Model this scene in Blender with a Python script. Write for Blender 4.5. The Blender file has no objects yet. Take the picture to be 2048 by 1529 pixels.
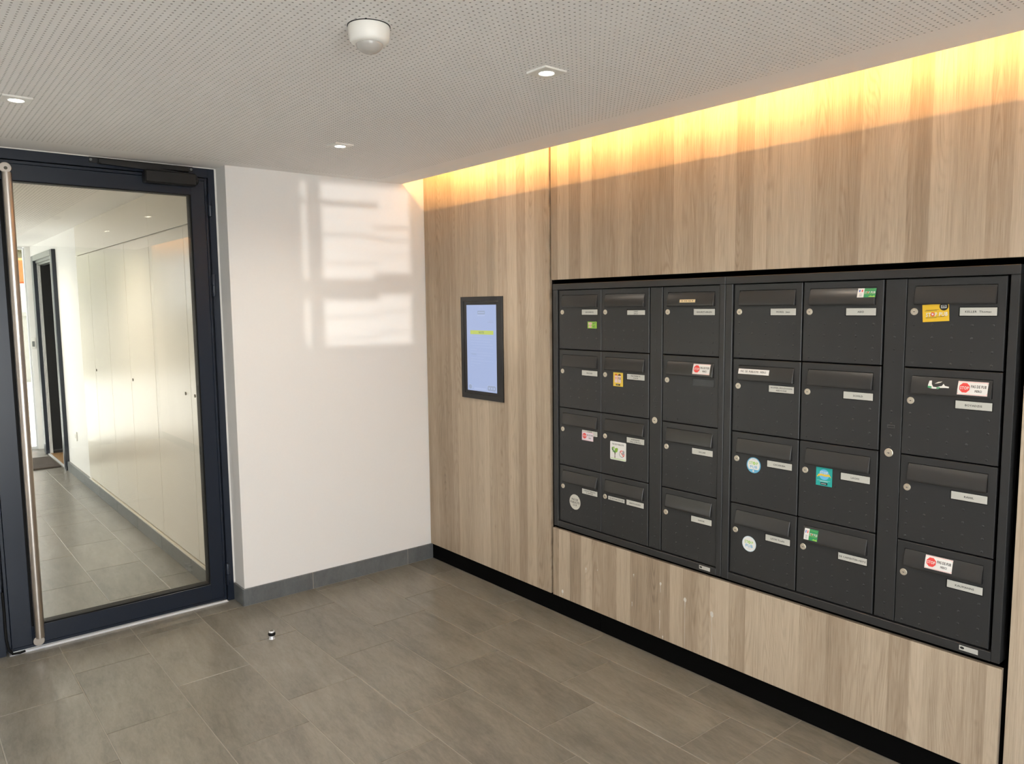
import bpy, bmesh, math, random
import numpy as np
from mathutils import Matrix, Vector, Euler

rnd = random.Random(7)
C = bpy.context.scene.collection
S = bpy.context.scene

# ------------------------------------------------------------------ camera, world, big lights, exposure
FPX = 1521.74
cam_d = bpy.data.cameras.new('camera')
cam_d.sensor_width = 36.0
cam_d.lens = FPX / 2048 * 36.0
cam_d.clip_start = 0.05
cam_o = bpy.data.objects.new('camera', cam_d)
C.objects.link(cam_o)
right = Vector((0.7703, -0.6375, -0.0108)); down = Vector((-0.0714, -0.0694, -0.9950)); fwd = Vector((0.6336, 0.7673, -0.0990))
right.normalize(); fwd.normalize(); up = right.cross(fwd).normalized(); fwd = up.cross(right).normalized()
m3 = Matrix((right, up, -fwd)).transposed()
cam_o.matrix_world = Matrix.Translation((-2.5312, -3.8741, 1.55)) @ m3.to_4x4()
S.camera = cam_o

SKY = 7.0
world = bpy.data.worlds.new('sky')
S.world = world
world.use_nodes = True
wn = world.node_tree
wn.nodes.clear()
wo = wn.nodes.new('ShaderNodeOutputWorld'); wb = wn.nodes.new('ShaderNodeBackground')
wb.inputs['Color'].default_value = (0.92, 0.96, 1.0, 1); wb.inputs['Strength'].default_value = SKY
wn.links.new(wb.outputs[0], wo.inputs[0])

S.view_settings.view_transform = 'Standard'
S.view_settings.look = 'None'
S.view_settings.gamma = 1.0
S.view_settings.use_curve_mapping = False
S.view_settings.exposure = 0.26

def light(name, kind, loc, rot, energy, color, parent=None, **kw):
    d = bpy.data.lights.new(name, kind); d.energy = energy; d.color = color
    for k, v in kw.items(): setattr(d, k, v)
    o = bpy.data.objects.new(name, d); C.objects.link(o); o.location = loc; o.rotation_euler = rot
    if parent: o.parent = parent
    return o

YF = -5.6                       # street facade behind the camera
XL = -4.2                       # left wall
def portal(name, loc, rot, sx, sy):
    o = light(name, 'AREA', loc, rot, 1.0, (1, 1, 1), shape='RECTANGLE', size=sx, size_y=sy)
    o.data.cycles.is_portal = True
    return o
sun = light('sun', 'SUN', (6, 0, 8), (0, math.radians(35), 0), 22.0, (1.0, 0.96, 0.88), angle=math.radians(0.53))
portal('entrance_daylight', (-2.75, YF - 0.12, 1.12), (math.pi / 2, 0, 0), 2.5, 2.2)
portal('corridor_side_daylight', (-2.92, 4.8, 1.1), (0, -math.pi / 2, 0), 2.2, 2.8)
portal('corridor_daylight', (-1.95, 6.16, 1.12), (-math.pi / 2, 0, 0), 1.4, 2.2)
# low sun thrown back by the panes of a house across the street, through the added side window
gd = Vector((0.6, 0.8, 0.0)).normalized()
gl = Vector((-4.2, -5.12, 1.787)) - gd * 30.0
g = light('sun_glint', 'SPOT', gl, (0, 0, 0), 20000.0, (1.0, 0.97, 0.93), spot_size=math.radians(2.9), spot_blend=0.0, shadow_soft_size=0.10)
g.rotation_euler = gd.to_track_quat('-Z', 'Y').to_euler()

H = 2.262                       # ceiling
DOORY = 0.125

# ------------------------------------------------------------------ materials
MATS = {}
def new_mat(name):
    m = bpy.data.materials.new(name); m.use_nodes = True
    MATS[name] = m
    return m, m.node_tree, m.node_tree.nodes['Principled BSDF']
def N(nt, t, **kw):
    n = nt.nodes.new(t)
    for k, v in kw.items(): setattr(n, k, v)
    return n
def setp(p, color=None, rough=None, metal=None, spec=None):
    if color is not None: p.inputs['Base Color'].default_value = (*color, 1)
    if rough is not None: p.inputs['Roughness'].default_value = rough
    if metal is not None: p.inputs['Metallic'].default_value = metal
    if spec is not None: p.inputs['Specular IOR Level'].default_value = spec
def math_node(nt, op, a, b=None):
    n = N(nt, 'ShaderNodeMath', operation=op)
    for i, v in enumerate((a, b)):
        if v is None: continue
        if isinstance(v, (int, float)): n.inputs[i].default_value = v
        else: nt.links.new(v, n.inputs[i])
    return n.outputs[0]
def plain(name, color, rough=0.5, metal=0.0, spec=0.5, vary=0.06, scale=40.0, bump=0.0):
    """a base colour with a faint procedural unevenness, and optional fine relief"""
    m, nt, p = new_mat(name)
    setp(p, color, rough, metal, spec)
    tc = N(nt, 'ShaderNodeNewGeometry'); no = N(nt, 'ShaderNodeTexNoise'); no.inputs['Scale'].default_value = scale; no.inputs['Detail'].default_value = 3
    nt.links.new(tc.outputs['Position'], no.inputs['Vector'])
    if vary:
        mx = N(nt, 'ShaderNodeMixRGB', blend_type='MIX')
        mx.inputs[1].default_value = (*[c * (1 - vary) for c in color], 1); mx.inputs[2].default_value = (*[min(1, c * (1 + vary)) for c in color], 1)
        nt.links.new(no.outputs['Fac'], mx.inputs[0]); nt.links.new(mx.outputs[0], p.inputs['Base Color'])
    if bump:
        b = N(nt, 'ShaderNodeBump'); b.inputs['Strength'].default_value = bump; b.inputs['Distance'].default_value = 0.001
        nt.links.new(no.outputs['Fac'], b.inputs['Height']); nt.links.new(b.outputs[0], p.inputs['Normal'])
    return m
def emit(name, color, strength):
    m, nt, p = new_mat(name)
    setp(p, (0.02, 0.02, 0.02), 0.3)
    p.inputs['Emission Color'].default_value = (*color, 1); p.inputs['Emission Strength'].default_value = strength
    return m

plain('white_paint', (0.82, 0.81, 0.79), 0.42, scale=90, vary=0.015, bump=0.08)
plain('ceiling_paint', (0.875, 0.855, 0.83), 0.85, vary=0.02, scale=3)
plain('raw_board', (0.36, 0.33, 0.30), 0.95, vary=0.1)  # bare hole walls, toned darker so the ceiling holes look shaded
plain('black_void', (0.02, 0.02, 0.02), 0.9, vary=0)  # flat black standing in for the dark of unlit spaces
plain('black_board', (0.0022, 0.0022, 0.0022), 0.9, spec=0.05, vary=0)
plain('grout', (0.34, 0.31, 0.265), 0.9, scale=200)
plain('anthracite', (0.0265, 0.0268, 0.0272), 0.38, spec=0.5, scale=700, vary=0.05, bump=0.12)
plain('anthracite_gloss', (0.033, 0.0322, 0.0315), 0.27, spec=0.5, scale=700, vary=0.04, bump=0.05)
plain('door_metal', (0.008, 0.0135, 0.026), 0.30, spec=0.5, scale=600, vary=0.05, bump=0.06)
plain('closer_black', (0.004, 0.004, 0.0045), 0.42, vary=0)
plain('rubber', (0.005, 0.005, 0.005), 0.6, spec=0.2, vary=0)
plain('lock_nickel', (0.72, 0.66, 0.55), 0.38, metal=0.75, vary=0.04)
plain('dark_metal', (0.10, 0.09, 0.07), 0.4, metal=0.6, vary=0)
plain('plate_silver', (0.60, 0.59, 0.54), 0.42, metal=0.15, vary=0.03, scale=120)
plain('plate_dark', (0.012, 0.012, 0.012), 0.25, vary=0)
plain('ink', (0.02, 0.02, 0.02), 0.6, vary=0)
plain('aluminium', (0.80, 0.81, 0.83), 0.35, metal=0.4, vary=0.02)
plain('white_plastic', (0.80, 0.78, 0.73), 0.35, vary=0.01)
plain('plug_white', (0.85, 0.84, 0.80), 0.35, vary=0.01)
plain('closet_white', (0.79, 0.745, 0.655), 0.20, spec=0.55, vary=0.015, scale=4)
plain('coir', (0.045, 0.030, 0.020), 0.95, vary=0.5, scale=120, bump=0.6)
plain('mat_rubber', (0.035, 0.036, 0.036), 0.7, vary=0.2, scale=90)
plain('mat_alu', (0.55, 0.55, 0.53), 0.30, metal=0.8, vary=0.02)
plain('oak_floor', (0.30, 0.17, 0.07), 0.4, vary=0.2, scale=12)
plain('frame_grey', (0.20, 0.21, 0.20), 0.3, metal=0.3, vary=0.02)
plain('paving', (0.50, 0.50, 0.49), 0.8, vary=0.08, scale=3)
plain('garden_wall_paint', (0.40, 0.39, 0.345), 0.9, vary=0.08, scale=2)
plain('leaf', (0.25, 0.255, 0.16), 0.8, vary=0.45, scale=5)
plain('van_white', (0.6, 0.6, 0.6), 0.4, vary=0)
plain('van_orange', (0.75, 0.20, 0.05), 0.5, vary=0)
plain('stain_white', (0.62, 0.60, 0.55), 0.7, vary=0.2, scale=300)
for n, c in dict(st_white=(0.80, 0.79, 0.76), st_green=(0.30, 0.56, 0.07), st_dkgreen=(0.02, 0.28, 0.10), st_red=(0.80, 0.07, 0.06), st_pink=(0.80, 0.62, 0.58),
                 st_cream=(0.80, 0.62, 0.36), st_yellow=(0.78, 0.55, 0.07), st_amber=(0.82, 0.52, 0.03), st_orange=(0.72, 0.17, 0.03), st_brown=(0.10, 0.05, 0.03),
                 st_blue=(0.14, 0.44, 0.66), st_ltblue=(0.16, 0.50, 0.80), st_lightgreen=(0.34, 0.62, 0.09), st_pale=(0.66, 0.76, 0.80), st_teal=(0.02, 0.40, 0.36),
                 st_beige=(0.60, 0.58, 0.51), st_black=(0.012, 0.012, 0.012), st_flagblue=(0.05, 0.12, 0.5), st_grey=(0.35, 0.36, 0.37), st_forest=(0.08, 0.22, 0.05),
                 st_lavender=(0.80, 0.72, 0.78), st_ring=(0.45, 0.55, 0.62)).items():
    plain(n, c, 0.4, vary=0.0)
emit('screen_glow', (0.285, 0.355, 0.56), 1.0)
emit('screen_bar', (0.40, 0.47, 0.09), 1.0)
emit('screen_pale', (0.335, 0.405, 0.60), 1.0)
emit('screen_grey', (0.23, 0.28, 0.40), 1.0)
emit('screen_dark', (0.12, 0.15, 0.10), 1.0)
emit('lamp_lens', (1.0, 0.93, 0.80), 18.0)
emit('led_glow', (1.0, 0.60, 0.22), 6.0)

def brushed_steel():
    m, nt, p = new_mat('brushed_steel')
    setp(p, (0.62, 0.56, 0.50), 0.28, 1.0)
    p.inputs['Anisotropic'].default_value = 0.4
brushed_steel()

def glass():
    m, nt, p = new_mat('clear_glass')
    nt.nodes.remove(p)
    out = nt.nodes['Material Output']
    tr = N(nt, 'ShaderNodeBsdfTransparent'); tr.inputs[0].default_value = (0.985, 0.985, 0.97, 1)
    gl = N(nt, 'ShaderNodeBsdfGlossy'); gl.inputs['Roughness'].default_value = 0.0
    ge = N(nt, 'ShaderNodeNewGeometry'); dt = N(nt, 'ShaderNodeVectorMath', operation='DOT_PRODUCT')
    nt.links.new(ge.outputs['Incoming'], dt.inputs[0]); nt.links.new(ge.outputs['Normal'], dt.inputs[1])
    c = math_node(nt, 'ABSOLUTE', dt.outputs['Value'])
    k = math_node(nt, 'POWER', math_node(nt, 'SUBTRACT', 1.0, c), 5.0)
    f = math_node(nt, 'ADD', math_node(nt, 'MULTIPLY', k, 0.95), 0.045)
    mx = N(nt, 'ShaderNodeMixShader')
    nt.links.new(f, mx.inputs[0]); nt.links.new(tr.outputs[0], mx.inputs[1]); nt.links.new(gl.outputs[0], mx.inputs[2])
    nt.links.new(mx.outputs[0], out.inputs[0])
    return m
glass()
m_ = glass.__call__(); m_.name = 'dimming_glass'; MATS['dimming_glass'] = m_
for n_ in m_.node_tree.nodes:
    if n_.type == 'BSDF_TRANSPARENT': n_.inputs[0].default_value = (0.67, 0.67, 0.66, 1)  # tint added to dim the daylight coming into the corridor
for n_ in list(bpy.data.materials):
    if n_.name.startswith('clear_glass') and n_.node_tree and n_ is not m_: MATS['clear_glass'] = n_

def dome_plastic():
    m, nt, p = new_mat('frosted_dome')
    setp(p, (0.62, 0.59, 0.55), 0.12, 0.0)
    p.inputs['Transmission Weight'].default_value = 0.35
dome_plastic()

def wood():
    m, nt, p = new_mat('oak_laminate')
    L = nt.links
    ge = N(nt, 'ShaderNodeNewGeometry'); sp = N(nt, 'ShaderNodeSeparateXYZ'); L.new(ge.outputs['Position'], sp.inputs[0])
    Y, Z = sp.outputs['Y'], sp.outputs['Z']
    # slats of the print: random widths, a tone and a shift each
    vo = N(nt, 'ShaderNodeTexVoronoi', voronoi_dimensions='1D', feature='F1'); vo.inputs['Scale'].default_value = 13.0; vo.inputs['Randomness'].default_value = 0.9
    L.new(Y, vo.inputs['W'])
    sc = N(nt, 'ShaderNodeSeparateColor'); L.new(vo.outputs['Color'], sc.inputs[0])
    r1, r2, r3 = sc.outputs[0], sc.outputs[1], sc.outputs[2]
    def comb(a, b, c):
        n = N(nt, 'ShaderNodeCombineXYZ')
        for i, v in enumerate((a, b, c)):
            if isinstance(v, (int, float)): n.inputs[i].default_value = v
            else: L.new(v, n.inputs[i])
        return n.outputs[0]
    def noise(vec, scale, detail=3.0, rough=0.55):
        n = N(nt, 'ShaderNodeTexNoise'); n.inputs['Scale'].default_value = scale; n.inputs['Detail'].default_value = detail; n.inputs['Roughness'].default_value = rough
        L.new(vec, n.inputs['Vector']); return n.outputs['Fac']
    # broad figure: contour lines of a stretched noise give cathedrals and long flames
    v1 = comb(math_node(nt, 'MULTIPLY', Y, 7.0), math_node(nt, 'MULTIPLY', math_node(nt, 'ADD', Z, math_node(nt, 'MULTIPLY', r2, 9.0)), 0.75), math_node(nt, 'MULTIPLY', r1, 31.0))
    n1 = noise(v1, 1.0, 1.5, 0.4)
    rings = math_node(nt, 'ADD', math_node(nt, 'MULTIPLY', math_node(nt, 'SINE', math_node(nt, 'MULTIPLY', n1, 300.0)), 0.5), 0.5)
    rings = math_node(nt, 'POWER', rings, 2.6)
    gate = N(nt, 'ShaderNodeMapRange'); gate.inputs['From Min'].default_value = 0.46; gate.inputs['From Max'].default_value = 0.64
    L.new(noise(comb(math_node(nt, 'MULTIPLY', Y, 9.0), math_node(nt, 'MULTIPLY', Z, 1.4), math_node(nt, 'MULTIPLY', r3, 17.0)), 1.0, 2.0), gate.inputs['Value'])
    ringd = math_node(nt, 'MULTIPLY', rings, gate.outputs[0])
    # fine pores along the grain
    fine = noise(comb(math_node(nt, 'MULTIPLY', Y, 260.0), math_node(nt, 'MULTIPLY', Z, 7.0), 0.0), 1.0, 4.0, 0.65)
    mid = noise(comb(math_node(nt, 'MULTIPLY', Y, 38.0), math_node(nt, 'MULTIPLY', Z, 1.1), math_node(nt, 'MULTIPLY', r1, 7.0)), 1.0, 4.0, 0.6)
    soft = noise(comb(math_node(nt, 'MULTIPLY', Y, 9.0), math_node(nt, 'MULTIPLY', Z, 1.0), 5.0), 1.0, 2.0)
    ramp = N(nt, 'ShaderNodeValToRGB')
    e = ramp.color_ramp.elements
    e[0].position = 0.0; e[0].color = (0.150, 0.113, 0.078, 1); e[1].position = 1.0; e[1].color = (0.550, 0.455, 0.342, 1)
    x = e.new(0.45); x.color = (0.348, 0.268, 0.190, 1)
    t = math_node(nt, 'ADD', math_node(nt, 'MULTIPLY', r1, 0.43), math_node(nt, 'MULTIPLY', mid, 0.55))
    t = math_node(nt, 'ADD', t, math_node(nt, 'MULTIPLY', soft, 0.34))
    t = math_node(nt, 'ADD', t, math_node(nt, 'MULTIPLY', fine, 0.85))
    t = math_node(nt, 'SUBTRACT', t, math_node(nt, 'MULTIPLY', ringd, 0.17))
    t = math_node(nt, 'SUBTRACT', t, 0.405)
    # a few small knots
    kv = N(nt, 'ShaderNodeTexVoronoi', voronoi_dimensions='2D', feature='F1'); kv.inputs['Scale'].default_value = 1.0
    L.new(comb(math_node(nt, 'MULTIPLY', Y, 3.1), math_node(nt, 'MULTIPLY', Z, 2.0), 0.0), kv.inputs['Vector'])
    kn = N(nt, 'ShaderNodeMapRange'); kn.inputs['From Min'].default_value = 0.006; kn.inputs['From Max'].default_value = 0.03; kn.inputs['To Min'].default_value = 0.14; kn.inputs['To Max'].default_value = 0.0
    L.new(kv.outputs['Distance'], kn.inputs['Value'])
    t = math_node(nt, 'SUBTRACT', t, kn.outputs[0])
    L.new(t, ramp.inputs[0]); L.new(ramp.outputs[0], p.inputs['Base Color'])
    bp = N(nt, 'ShaderNodeBump'); bp.inputs['Strength'].default_value = 0.3; bp.inputs['Distance'].default_value = 0.001
    L.new(math_node(nt, 'ADD', fine, math_node(nt, 'MULTIPLY', rings, -0.4)), bp.inputs['Height']); L.new(bp.outputs[0], p.inputs['Normal'])
    setp(p, rough=0.5, spec=0.4)
wood()

def tile_mat(name, dark, lightc, rough):
    m, nt, p = new_mat(name)
    L = nt.links
    tc = N(nt, 'ShaderNodeTexCoord'); oi = N(nt, 'ShaderNodeObjectInfo')
    mp = N(nt, 'ShaderNodeMapping'); mp.inputs['Rotation'].default_value = (0, 0, 0.12)
    add = N(nt, 'ShaderNodeVectorMath', operation='ADD'); cb = N(nt, 'ShaderNodeCombineXYZ')
    for i in range(3): L.new(math_node(nt, 'MULTIPLY', oi.outputs['Random'], 17.0 + 9 * i), cb.inputs[i])
    L.new(tc.outputs['Object'], add.inputs[0]); L.new(cb.outputs[0], add.inputs[1]); L.new(add.outputs[0], mp.inputs['Vector'])
    def ns(scale, detail, rough_):
        mm = N(nt, 'ShaderNodeVectorMath', operation='MULTIPLY'); mm.inputs[1].default_value = scale; L.new(mp.outputs[0], mm.inputs[0])
        n = N(nt, 'ShaderNodeTexNoise'); n.inputs['Scale'].default_value = 1.0; n.inputs['Detail'].default_value = detail; n.inputs['Roughness'].default_value = rough_; n.inputs['Distortion'].default_value = 0.6
        L.new(mm.outputs[0], n.inputs['Vector']); return n.outputs['Fac']
    a = ns((16, 3.2, 8), 5, 0.62); b = ns((85, 22, 40), 4, 0.7); c = ns((3.5, 2.2, 3), 2, 0.5)
    t = math_node(nt, 'ADD', math_node(nt, 'MULTIPLY', a, 0.75), math_node(nt, 'MULTIPLY', b, 0.55))
    t = math_node(nt, 'ADD', t, math_node(nt, 'MULTIPLY', c, 0.3))
    t = math_node(nt, 'ADD', t, math_node(nt, 'MULTIPLY', oi.outputs['Random'], 0.12))
    mr = N(nt, 'ShaderNodeMapRange'); mr.inputs['From Min'].default_value = 0.52; mr.inputs['From Max'].default_value = 1.2; L.new(t, mr.inputs['Value'])
    mx = N(nt, 'ShaderNodeMixRGB'); mx.inputs[1].default_value = (*dark, 1); mx.inputs[2].default_value = (*lightc, 1)
    L.new(mr.outputs[0], mx.inputs[0]); L.new(mx.outputs[0], p.inputs['Base Color'])
    bp = N(nt, 'ShaderNodeBump'); bp.inputs['Strength'].default_value = 0.15; bp.inputs['Distance'].default_value = 0.001
    L.new(b, bp.inputs['Height']); L.new(bp.outputs[0], p.inputs['Normal'])
    setp(p, rough=rough, spec=0.5)
tile_mat('floor_tile', (0.094, 0.087, 0.072), (0.250, 0.234, 0.199), 0.29)
tile_mat('skirting_tile', (0.085, 0.092, 0.095), (0.16, 0.17, 0.172), 0.42)

# ------------------------------------------------------------------ mesh helpers
def empty(name, loc=(0, 0, 0), mat=None):
    o = bpy.data.objects.new(name, None); C.objects.link(o)
    o.empty_display_size = 0.1
    if mat is not None: o.matrix_world = mat
    else: o.location = loc
    return o
def tag(o, label=None, cat=None, group=None, kind=None):
    if label: o['label'] = label
    if cat: o['category'] = cat
    if group: o['group'] = group
    if kind: o['kind'] = kind
    return o
class MB:
    def __init__(s): s.v = []; s.f = []; s.sm = False
    def add(s, vs, fs):
        b = len(s.v); s.v += [tuple(v) for v in vs]; s.f += [tuple(i + b for i in f) for f in fs]; return s
    def box(s, x0, x1, y0, y1, z0, z1, bev=0.0):
        if x0 > x1: x0, x1 = x1, x0
        if y0 > y1: y0, y1 = y1, y0
        if z0 > z1: z0, z1 = z1, z0
        if bev <= 0:
            vs = [(x, y, z) for z in (z0, z1) for y in (y0, y1) for x in (x0, x1)]
            return s.add(vs, [(0, 2, 3, 1), (4, 5, 7, 6), (0, 1, 5, 4), (2, 6, 7, 3), (0, 4, 6, 2), (1, 3, 7, 5)])
        bm = bmesh.new()
        bmesh.ops.create_cube(bm, size=1.0)
        bmesh.ops.scale(bm, vec=(x1 - x0, y1 - y0, z1 - z0), verts=bm.verts)
        bmesh.ops.translate(bm, vec=((x0 + x1) / 2, (y0 + y1) / 2, (z0 + z1) / 2), verts=bm.verts)
        bmesh.ops.bevel(bm, geom=bm.edges[:], offset=bev, segments=1, affect='EDGES', profile=0.5)
        bm.verts.ensure_lookup_table()
        s.add([v.co[:] for v in bm.verts], [[v.index for v in f.verts] for f in bm.faces]); bm.free()
        return s
    def lathe(s, prof, axis, org, n=24, cap0=True, cap1=True):
        """prof: (radius, height) pairs along axis"""
        a = {'x': 0, 'y': 1, 'z': 2}[axis]; b, c = (a + 1) % 3, (a + 2) % 3
        vs = []
        for r, h in prof:
            for i in range(n):
                t = 2 * math.pi * i / n; p = [0, 0, 0]; p[a] = h; p[b] = r * math.cos(t); p[c] = r * math.sin(t)
                vs.append(tuple(p[k] + org[k] for k in range(3)))
        fs = []
        for j in range(len(prof) - 1):
            for i in range(n):
                i2 = (i + 1) % n; fs.append((j * n + i, j * n + i2, (j + 1) * n + i2, (j + 1) * n + i))
        if cap0: fs.append(tuple(range(n))[::-1])
        if cap1: fs.append(tuple((len(prof) - 1) * n + i for i in range(n)))
        return s.add(vs, fs)
    def prism(s, pts, h0, h1, axes=(0, 1, 2)):
        """polygon pts in the plane of the first two axes, extruded along the third"""
        n = len(pts); vs = []
        for h in (h0, h1):
            for a, b in pts:
                p = [0, 0, 0]; p[axes[0]] = a; p[axes[1]] = b; p[axes[2]] = h; vs.append(p)
        fs = [tuple(range(n))[::-1], tuple(range(n, 2 * n))] + [(i, (i + 1) % n, n + (i + 1) % n, n + i) for i in range(n)]
        return s.add(vs, fs)
    def tube(s, pts, r, n=8):
        pts = [Vector(p) for p in pts]; vs = []; fs = []
        for i, p in enumerate(pts):
            d = (pts[min(i + 1, len(pts) - 1)] - pts[max(i - 1, 0)]).normalized()
            a = d.orthogonal().normalized() if i == 0 else (a - d * a.dot(d)).normalized()
            b = d.cross(a)
            for k in range(n):
                t = 2 * math.pi * k / n; vs.append(p + r * (a * math.cos(t) + b * math.sin(t)))
        for i in range(len(pts) - 1):
            for k in range(n):
                k2 = (k + 1) % n; fs.append((i * n + k, i * n + k2, (i + 1) * n + k2, (i + 1) * n + k))
        fs.append(tuple(range(n))[::-1]); fs.append(tuple((len(pts) - 1) * n + k for k in range(n)))
        return s.add([tuple(v) for v in vs], fs)
    def mesh(s, name, mat, smooth=0.0):
        me = bpy.data.meshes.new(name); me.from_pydata(s.v, [], s.f); me.update()
        bm = bmesh.new(); bm.from_mesh(me); bmesh.ops.recalc_face_normals(bm, faces=bm.faces); bm.to_mesh(me); bm.free()
        if mat: me.materials.append(MATS[mat])
        if smooth:
            me.shade_smooth(); me.set_sharp_from_angle(angle=math.radians(smooth))
        return me
    def build(s, name, mat, parent=None, smooth=0.0, loc=None):
        o = bpy.data.objects.new(name, s.mesh(name, mat, smooth)); C.objects.link(o)
        if parent: o.parent = parent
        if loc: o.location = loc
        return o
def boxo(name, mat, b, parent=None, bev=0.0):
    return MB().box(*b, bev=bev).build(name, mat, parent)

# frame for things on the timber wall: local x runs right (-Y), local y up, local z out of the wall (-X)
RW = Matrix(((0, 0, -1), (-1, 0, 0), (0, 1, 0))).to_4x4()
def wall_empty(name, y, z, x=0.0):
    return empty(name, mat=Matrix.Translation((x, y, z)) @ RW)

# ------------------------------------------------------------------ floor
TW, TL = 0.3047, 0.607
GR = 0.0027
floor = MB().box(XL, 0.3, YF, 0.0, -0.06, -0.0018).box(-3.4, -1.18, 0.0, 0.2, -0.06, -0.0018).box(-2.75, -1.18, 0.2, 6.2, -0.06, -0.0018).build('floor', 'grout')
tag(floor, 'grey brown tiled floor of the lobby and of the corridor behind the glass door', 'floor', kind='structure')
tile_cache = {}
def tile(x0, x1, y0, y1):
    w, l = round(x1 - x0, 4), round(y1 - y0, 4)
    if w < 0.015 or l < 0.015: return
    me = tile_cache.get((w, l))
    if me is None:
        hw, hl = w / 2 - GR / 2, l / 2 - GR / 2; b = 0.0015
        vs = [(sx * hw, sy * hl, -0.008) for sx, sy in ((-1, -1), (1, -1), (1, 1), (-1, 1))] + [(sx * hw, sy * hl, -0.001) for sx, sy in ((-1, -1), (1, -1), (1, 1), (-1, 1))] + \
             [(sx * (hw - b), sy * (hl - b), 0.0) for sx, sy in ((-1, -1), (1, -1), (1, 1), (-1, 1))]
        fs = [(0, 1, 5, 4), (1, 2, 6, 5), (2, 3, 7, 6), (3, 0, 4, 7), (4, 5, 9, 8), (5, 6, 10, 9), (6, 7, 11, 10), (7, 4, 8, 11), (8, 9, 10, 11)]
        me = bpy.data.meshes.new('tile'); me.from_pydata(vs, [], fs); me.update(); me.materials.append(MATS['floor_tile']); tile_cache[(w, l)] = me
    o = bpy.data.objects.new('tile', me); C.objects.link(o); o.parent = floor
    o.location = ((x0 + x1) / 2, (y0 + y1) / 2, 0)
def lay(xa, xb, ya, yb):
    for k in range(-1, 16):
        x1 = -0.172 - TW * (k - 1); x0 = x1 - TW
        cx0, cx1 = max(x0, xa), min(x1, xb)
        if cx1 - cx0 < 0.015: continue
        off = -0.263 - 0.2025 * (k % 3)
        n0 = math.floor((ya - off) / TL) - 1
        for n in range(n0, n0 + int((yb - ya) / TL) + 4):
            y0 = off + n * TL; y1 = y0 + TL
            cy0, cy1 = max(y0, ya), min(y1, yb)
            if cy1 - cy0 < 0.015: continue
            tile(cx0, cx1, cy0, cy1)
MATY0, MATY1, MATX0, MATX1 = -4.75, -2.47, -3.9, -0.9
lay(-3.3, 0.03, MATY1, 0.0)
lay(-3.3, -1.163, 0.0, 0.165)
lay(-2.75, -1.19, 0.165, 6.08)
lay(MATX1, 0.03, MATY0 + 1.2, MATY1)
# the floor farther from the view stays one paved sheet behind and left of the camera
MB().box(XL, -3.303, YF, 0.0, -0.02, -0.001).box(-3.3, MATX0, MATY0, MATY1, -0.02, -0.001).box(-3.303, 0.03, YF, MATY0, -0.02, -0.001).box(MATX1, 0.03, MATY0, MATY0 + 1.197, -0.02, -0.001).build('tile_field', 'floor_tile', floor)

mat_o = empty('entrance_mat', ((MATX0 + MATX1) / 2, (MATY0 + MATY1) / 2, 0))
tag(mat_o, 'ribbed entrance mat with aluminium bars set in the lobby floor', 'doormat')
hx, hy = (MATX1 - MATX0) / 2, (MATY1 - MATY0) / 2
MB().box(-hx, hx, -hy, hy, -0.002, 0.004).build('mat_bed', 'mat_rubber', mat_o)
mb = MB(); y = -hy + 0.02
while y < hy - 0.02:
    mb.box(-hx + 0.004, hx - 0.004, y, y + 0.012, 0.004, 0.007); y += 0.042
tag(mb.build('mat_bars', 'mat_alu', mat_o), kind='stuff')

# ------------------------------------------------------------------ walls
wb_ = MB().box(-1.163, 0.32, 0.0, 0.2, 0.0, 2.62).box(XL - 0.15, -3.35, 0.0, 0.2, 0.0, 2.62).box(-3.35, -1.163, 0.13, 0.2, H + 0.004, 2.62).build('wall_back', 'white_paint')
tag(wb_, 'smooth white painted wall between the glass door and the timber wall', 'wall', kind='structure')
tag(MB().box(XL - 0.15, XL, -4.56, 0.0, 0, 2.62).box(XL - 0.15, XL, YF, -5.66, 0, 2.62).box(XL - 0.15, XL, -5.66, -4.56, 0, 1.0).box(XL - 0.15, XL, -5.66, -4.56, 2.5, 2.62).build('wall_left', 'white_paint'),
    'white painted wall left of the camera, out of view', 'wall', kind='structure')
tag(MB().box(XL - 0.15, -4.0, YF - 0.2, YF, 0, 2.62).box(-1.5, 0.32, YF - 0.2, YF, 0, 2.62).box(-4.0, -1.5, YF - 0.2, YF, 2.23, 2.62).build('wall_front', 'door_metal'),
    'dark metal front wall behind the camera around the open entrance', 'wall', kind='structure')

# unseen side window, added: its bars shape the pale pattern on the white wall
GX0 = -4.2
def wy(xw, mag=1.0):            # wall position on the white wall -> position along the left wall
    # ray from the glint point through the left wall to (xw, 0)
    t = (GX0 - gl.x) / (xw - gl.x)
    return gl.y + t * (0.0 - gl.y)
def wz(zw, xw=-0.4):
    t = (GX0 - gl.x) / (xw - gl.x)
    return gl.z + t * (zw - gl.z)
win = empty('window_1', (GX0, wy(-0.37), 1.0))
tag(win, 'small barred side window in the left wall, out of view', 'window', kind='structure')
def wbar(y0, y1, z0, z1, name='window_bar'):
    o = MB().box(-0.05, -0.02, y0, y1, z0, z1).build(name, 'door_metal', win); o.location = (0, -win.location.y, -win.location.z)
YA, YB = wy(-0.744), wy(0.02)
YM0, YM1 = wy(-0.684), wy(-0.630)
YS = wy(-0.285)
wbar(YA, -4.50, 0.95, 2.55, 'window_frame'); wbar(-5.72, YB, 0.95, 2.55, 'window_frame'); wbar(YM1, YM0, 0.95, 2.55, 'window_mullion')
wbar(YB, YA, 0.95, wz(1.342), 'window_frame'); wbar(YB, YA, wz(2.231), 2.55, 'window_frame')
for a, b in ((2.109, 2.138), (1.947, 1.957), (1.794, 1.802), (1.593, 1.712), (1.497, 1.504), (1.373, 1.381)):
    wbar(YS, YA, wz(a), wz(b))
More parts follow.
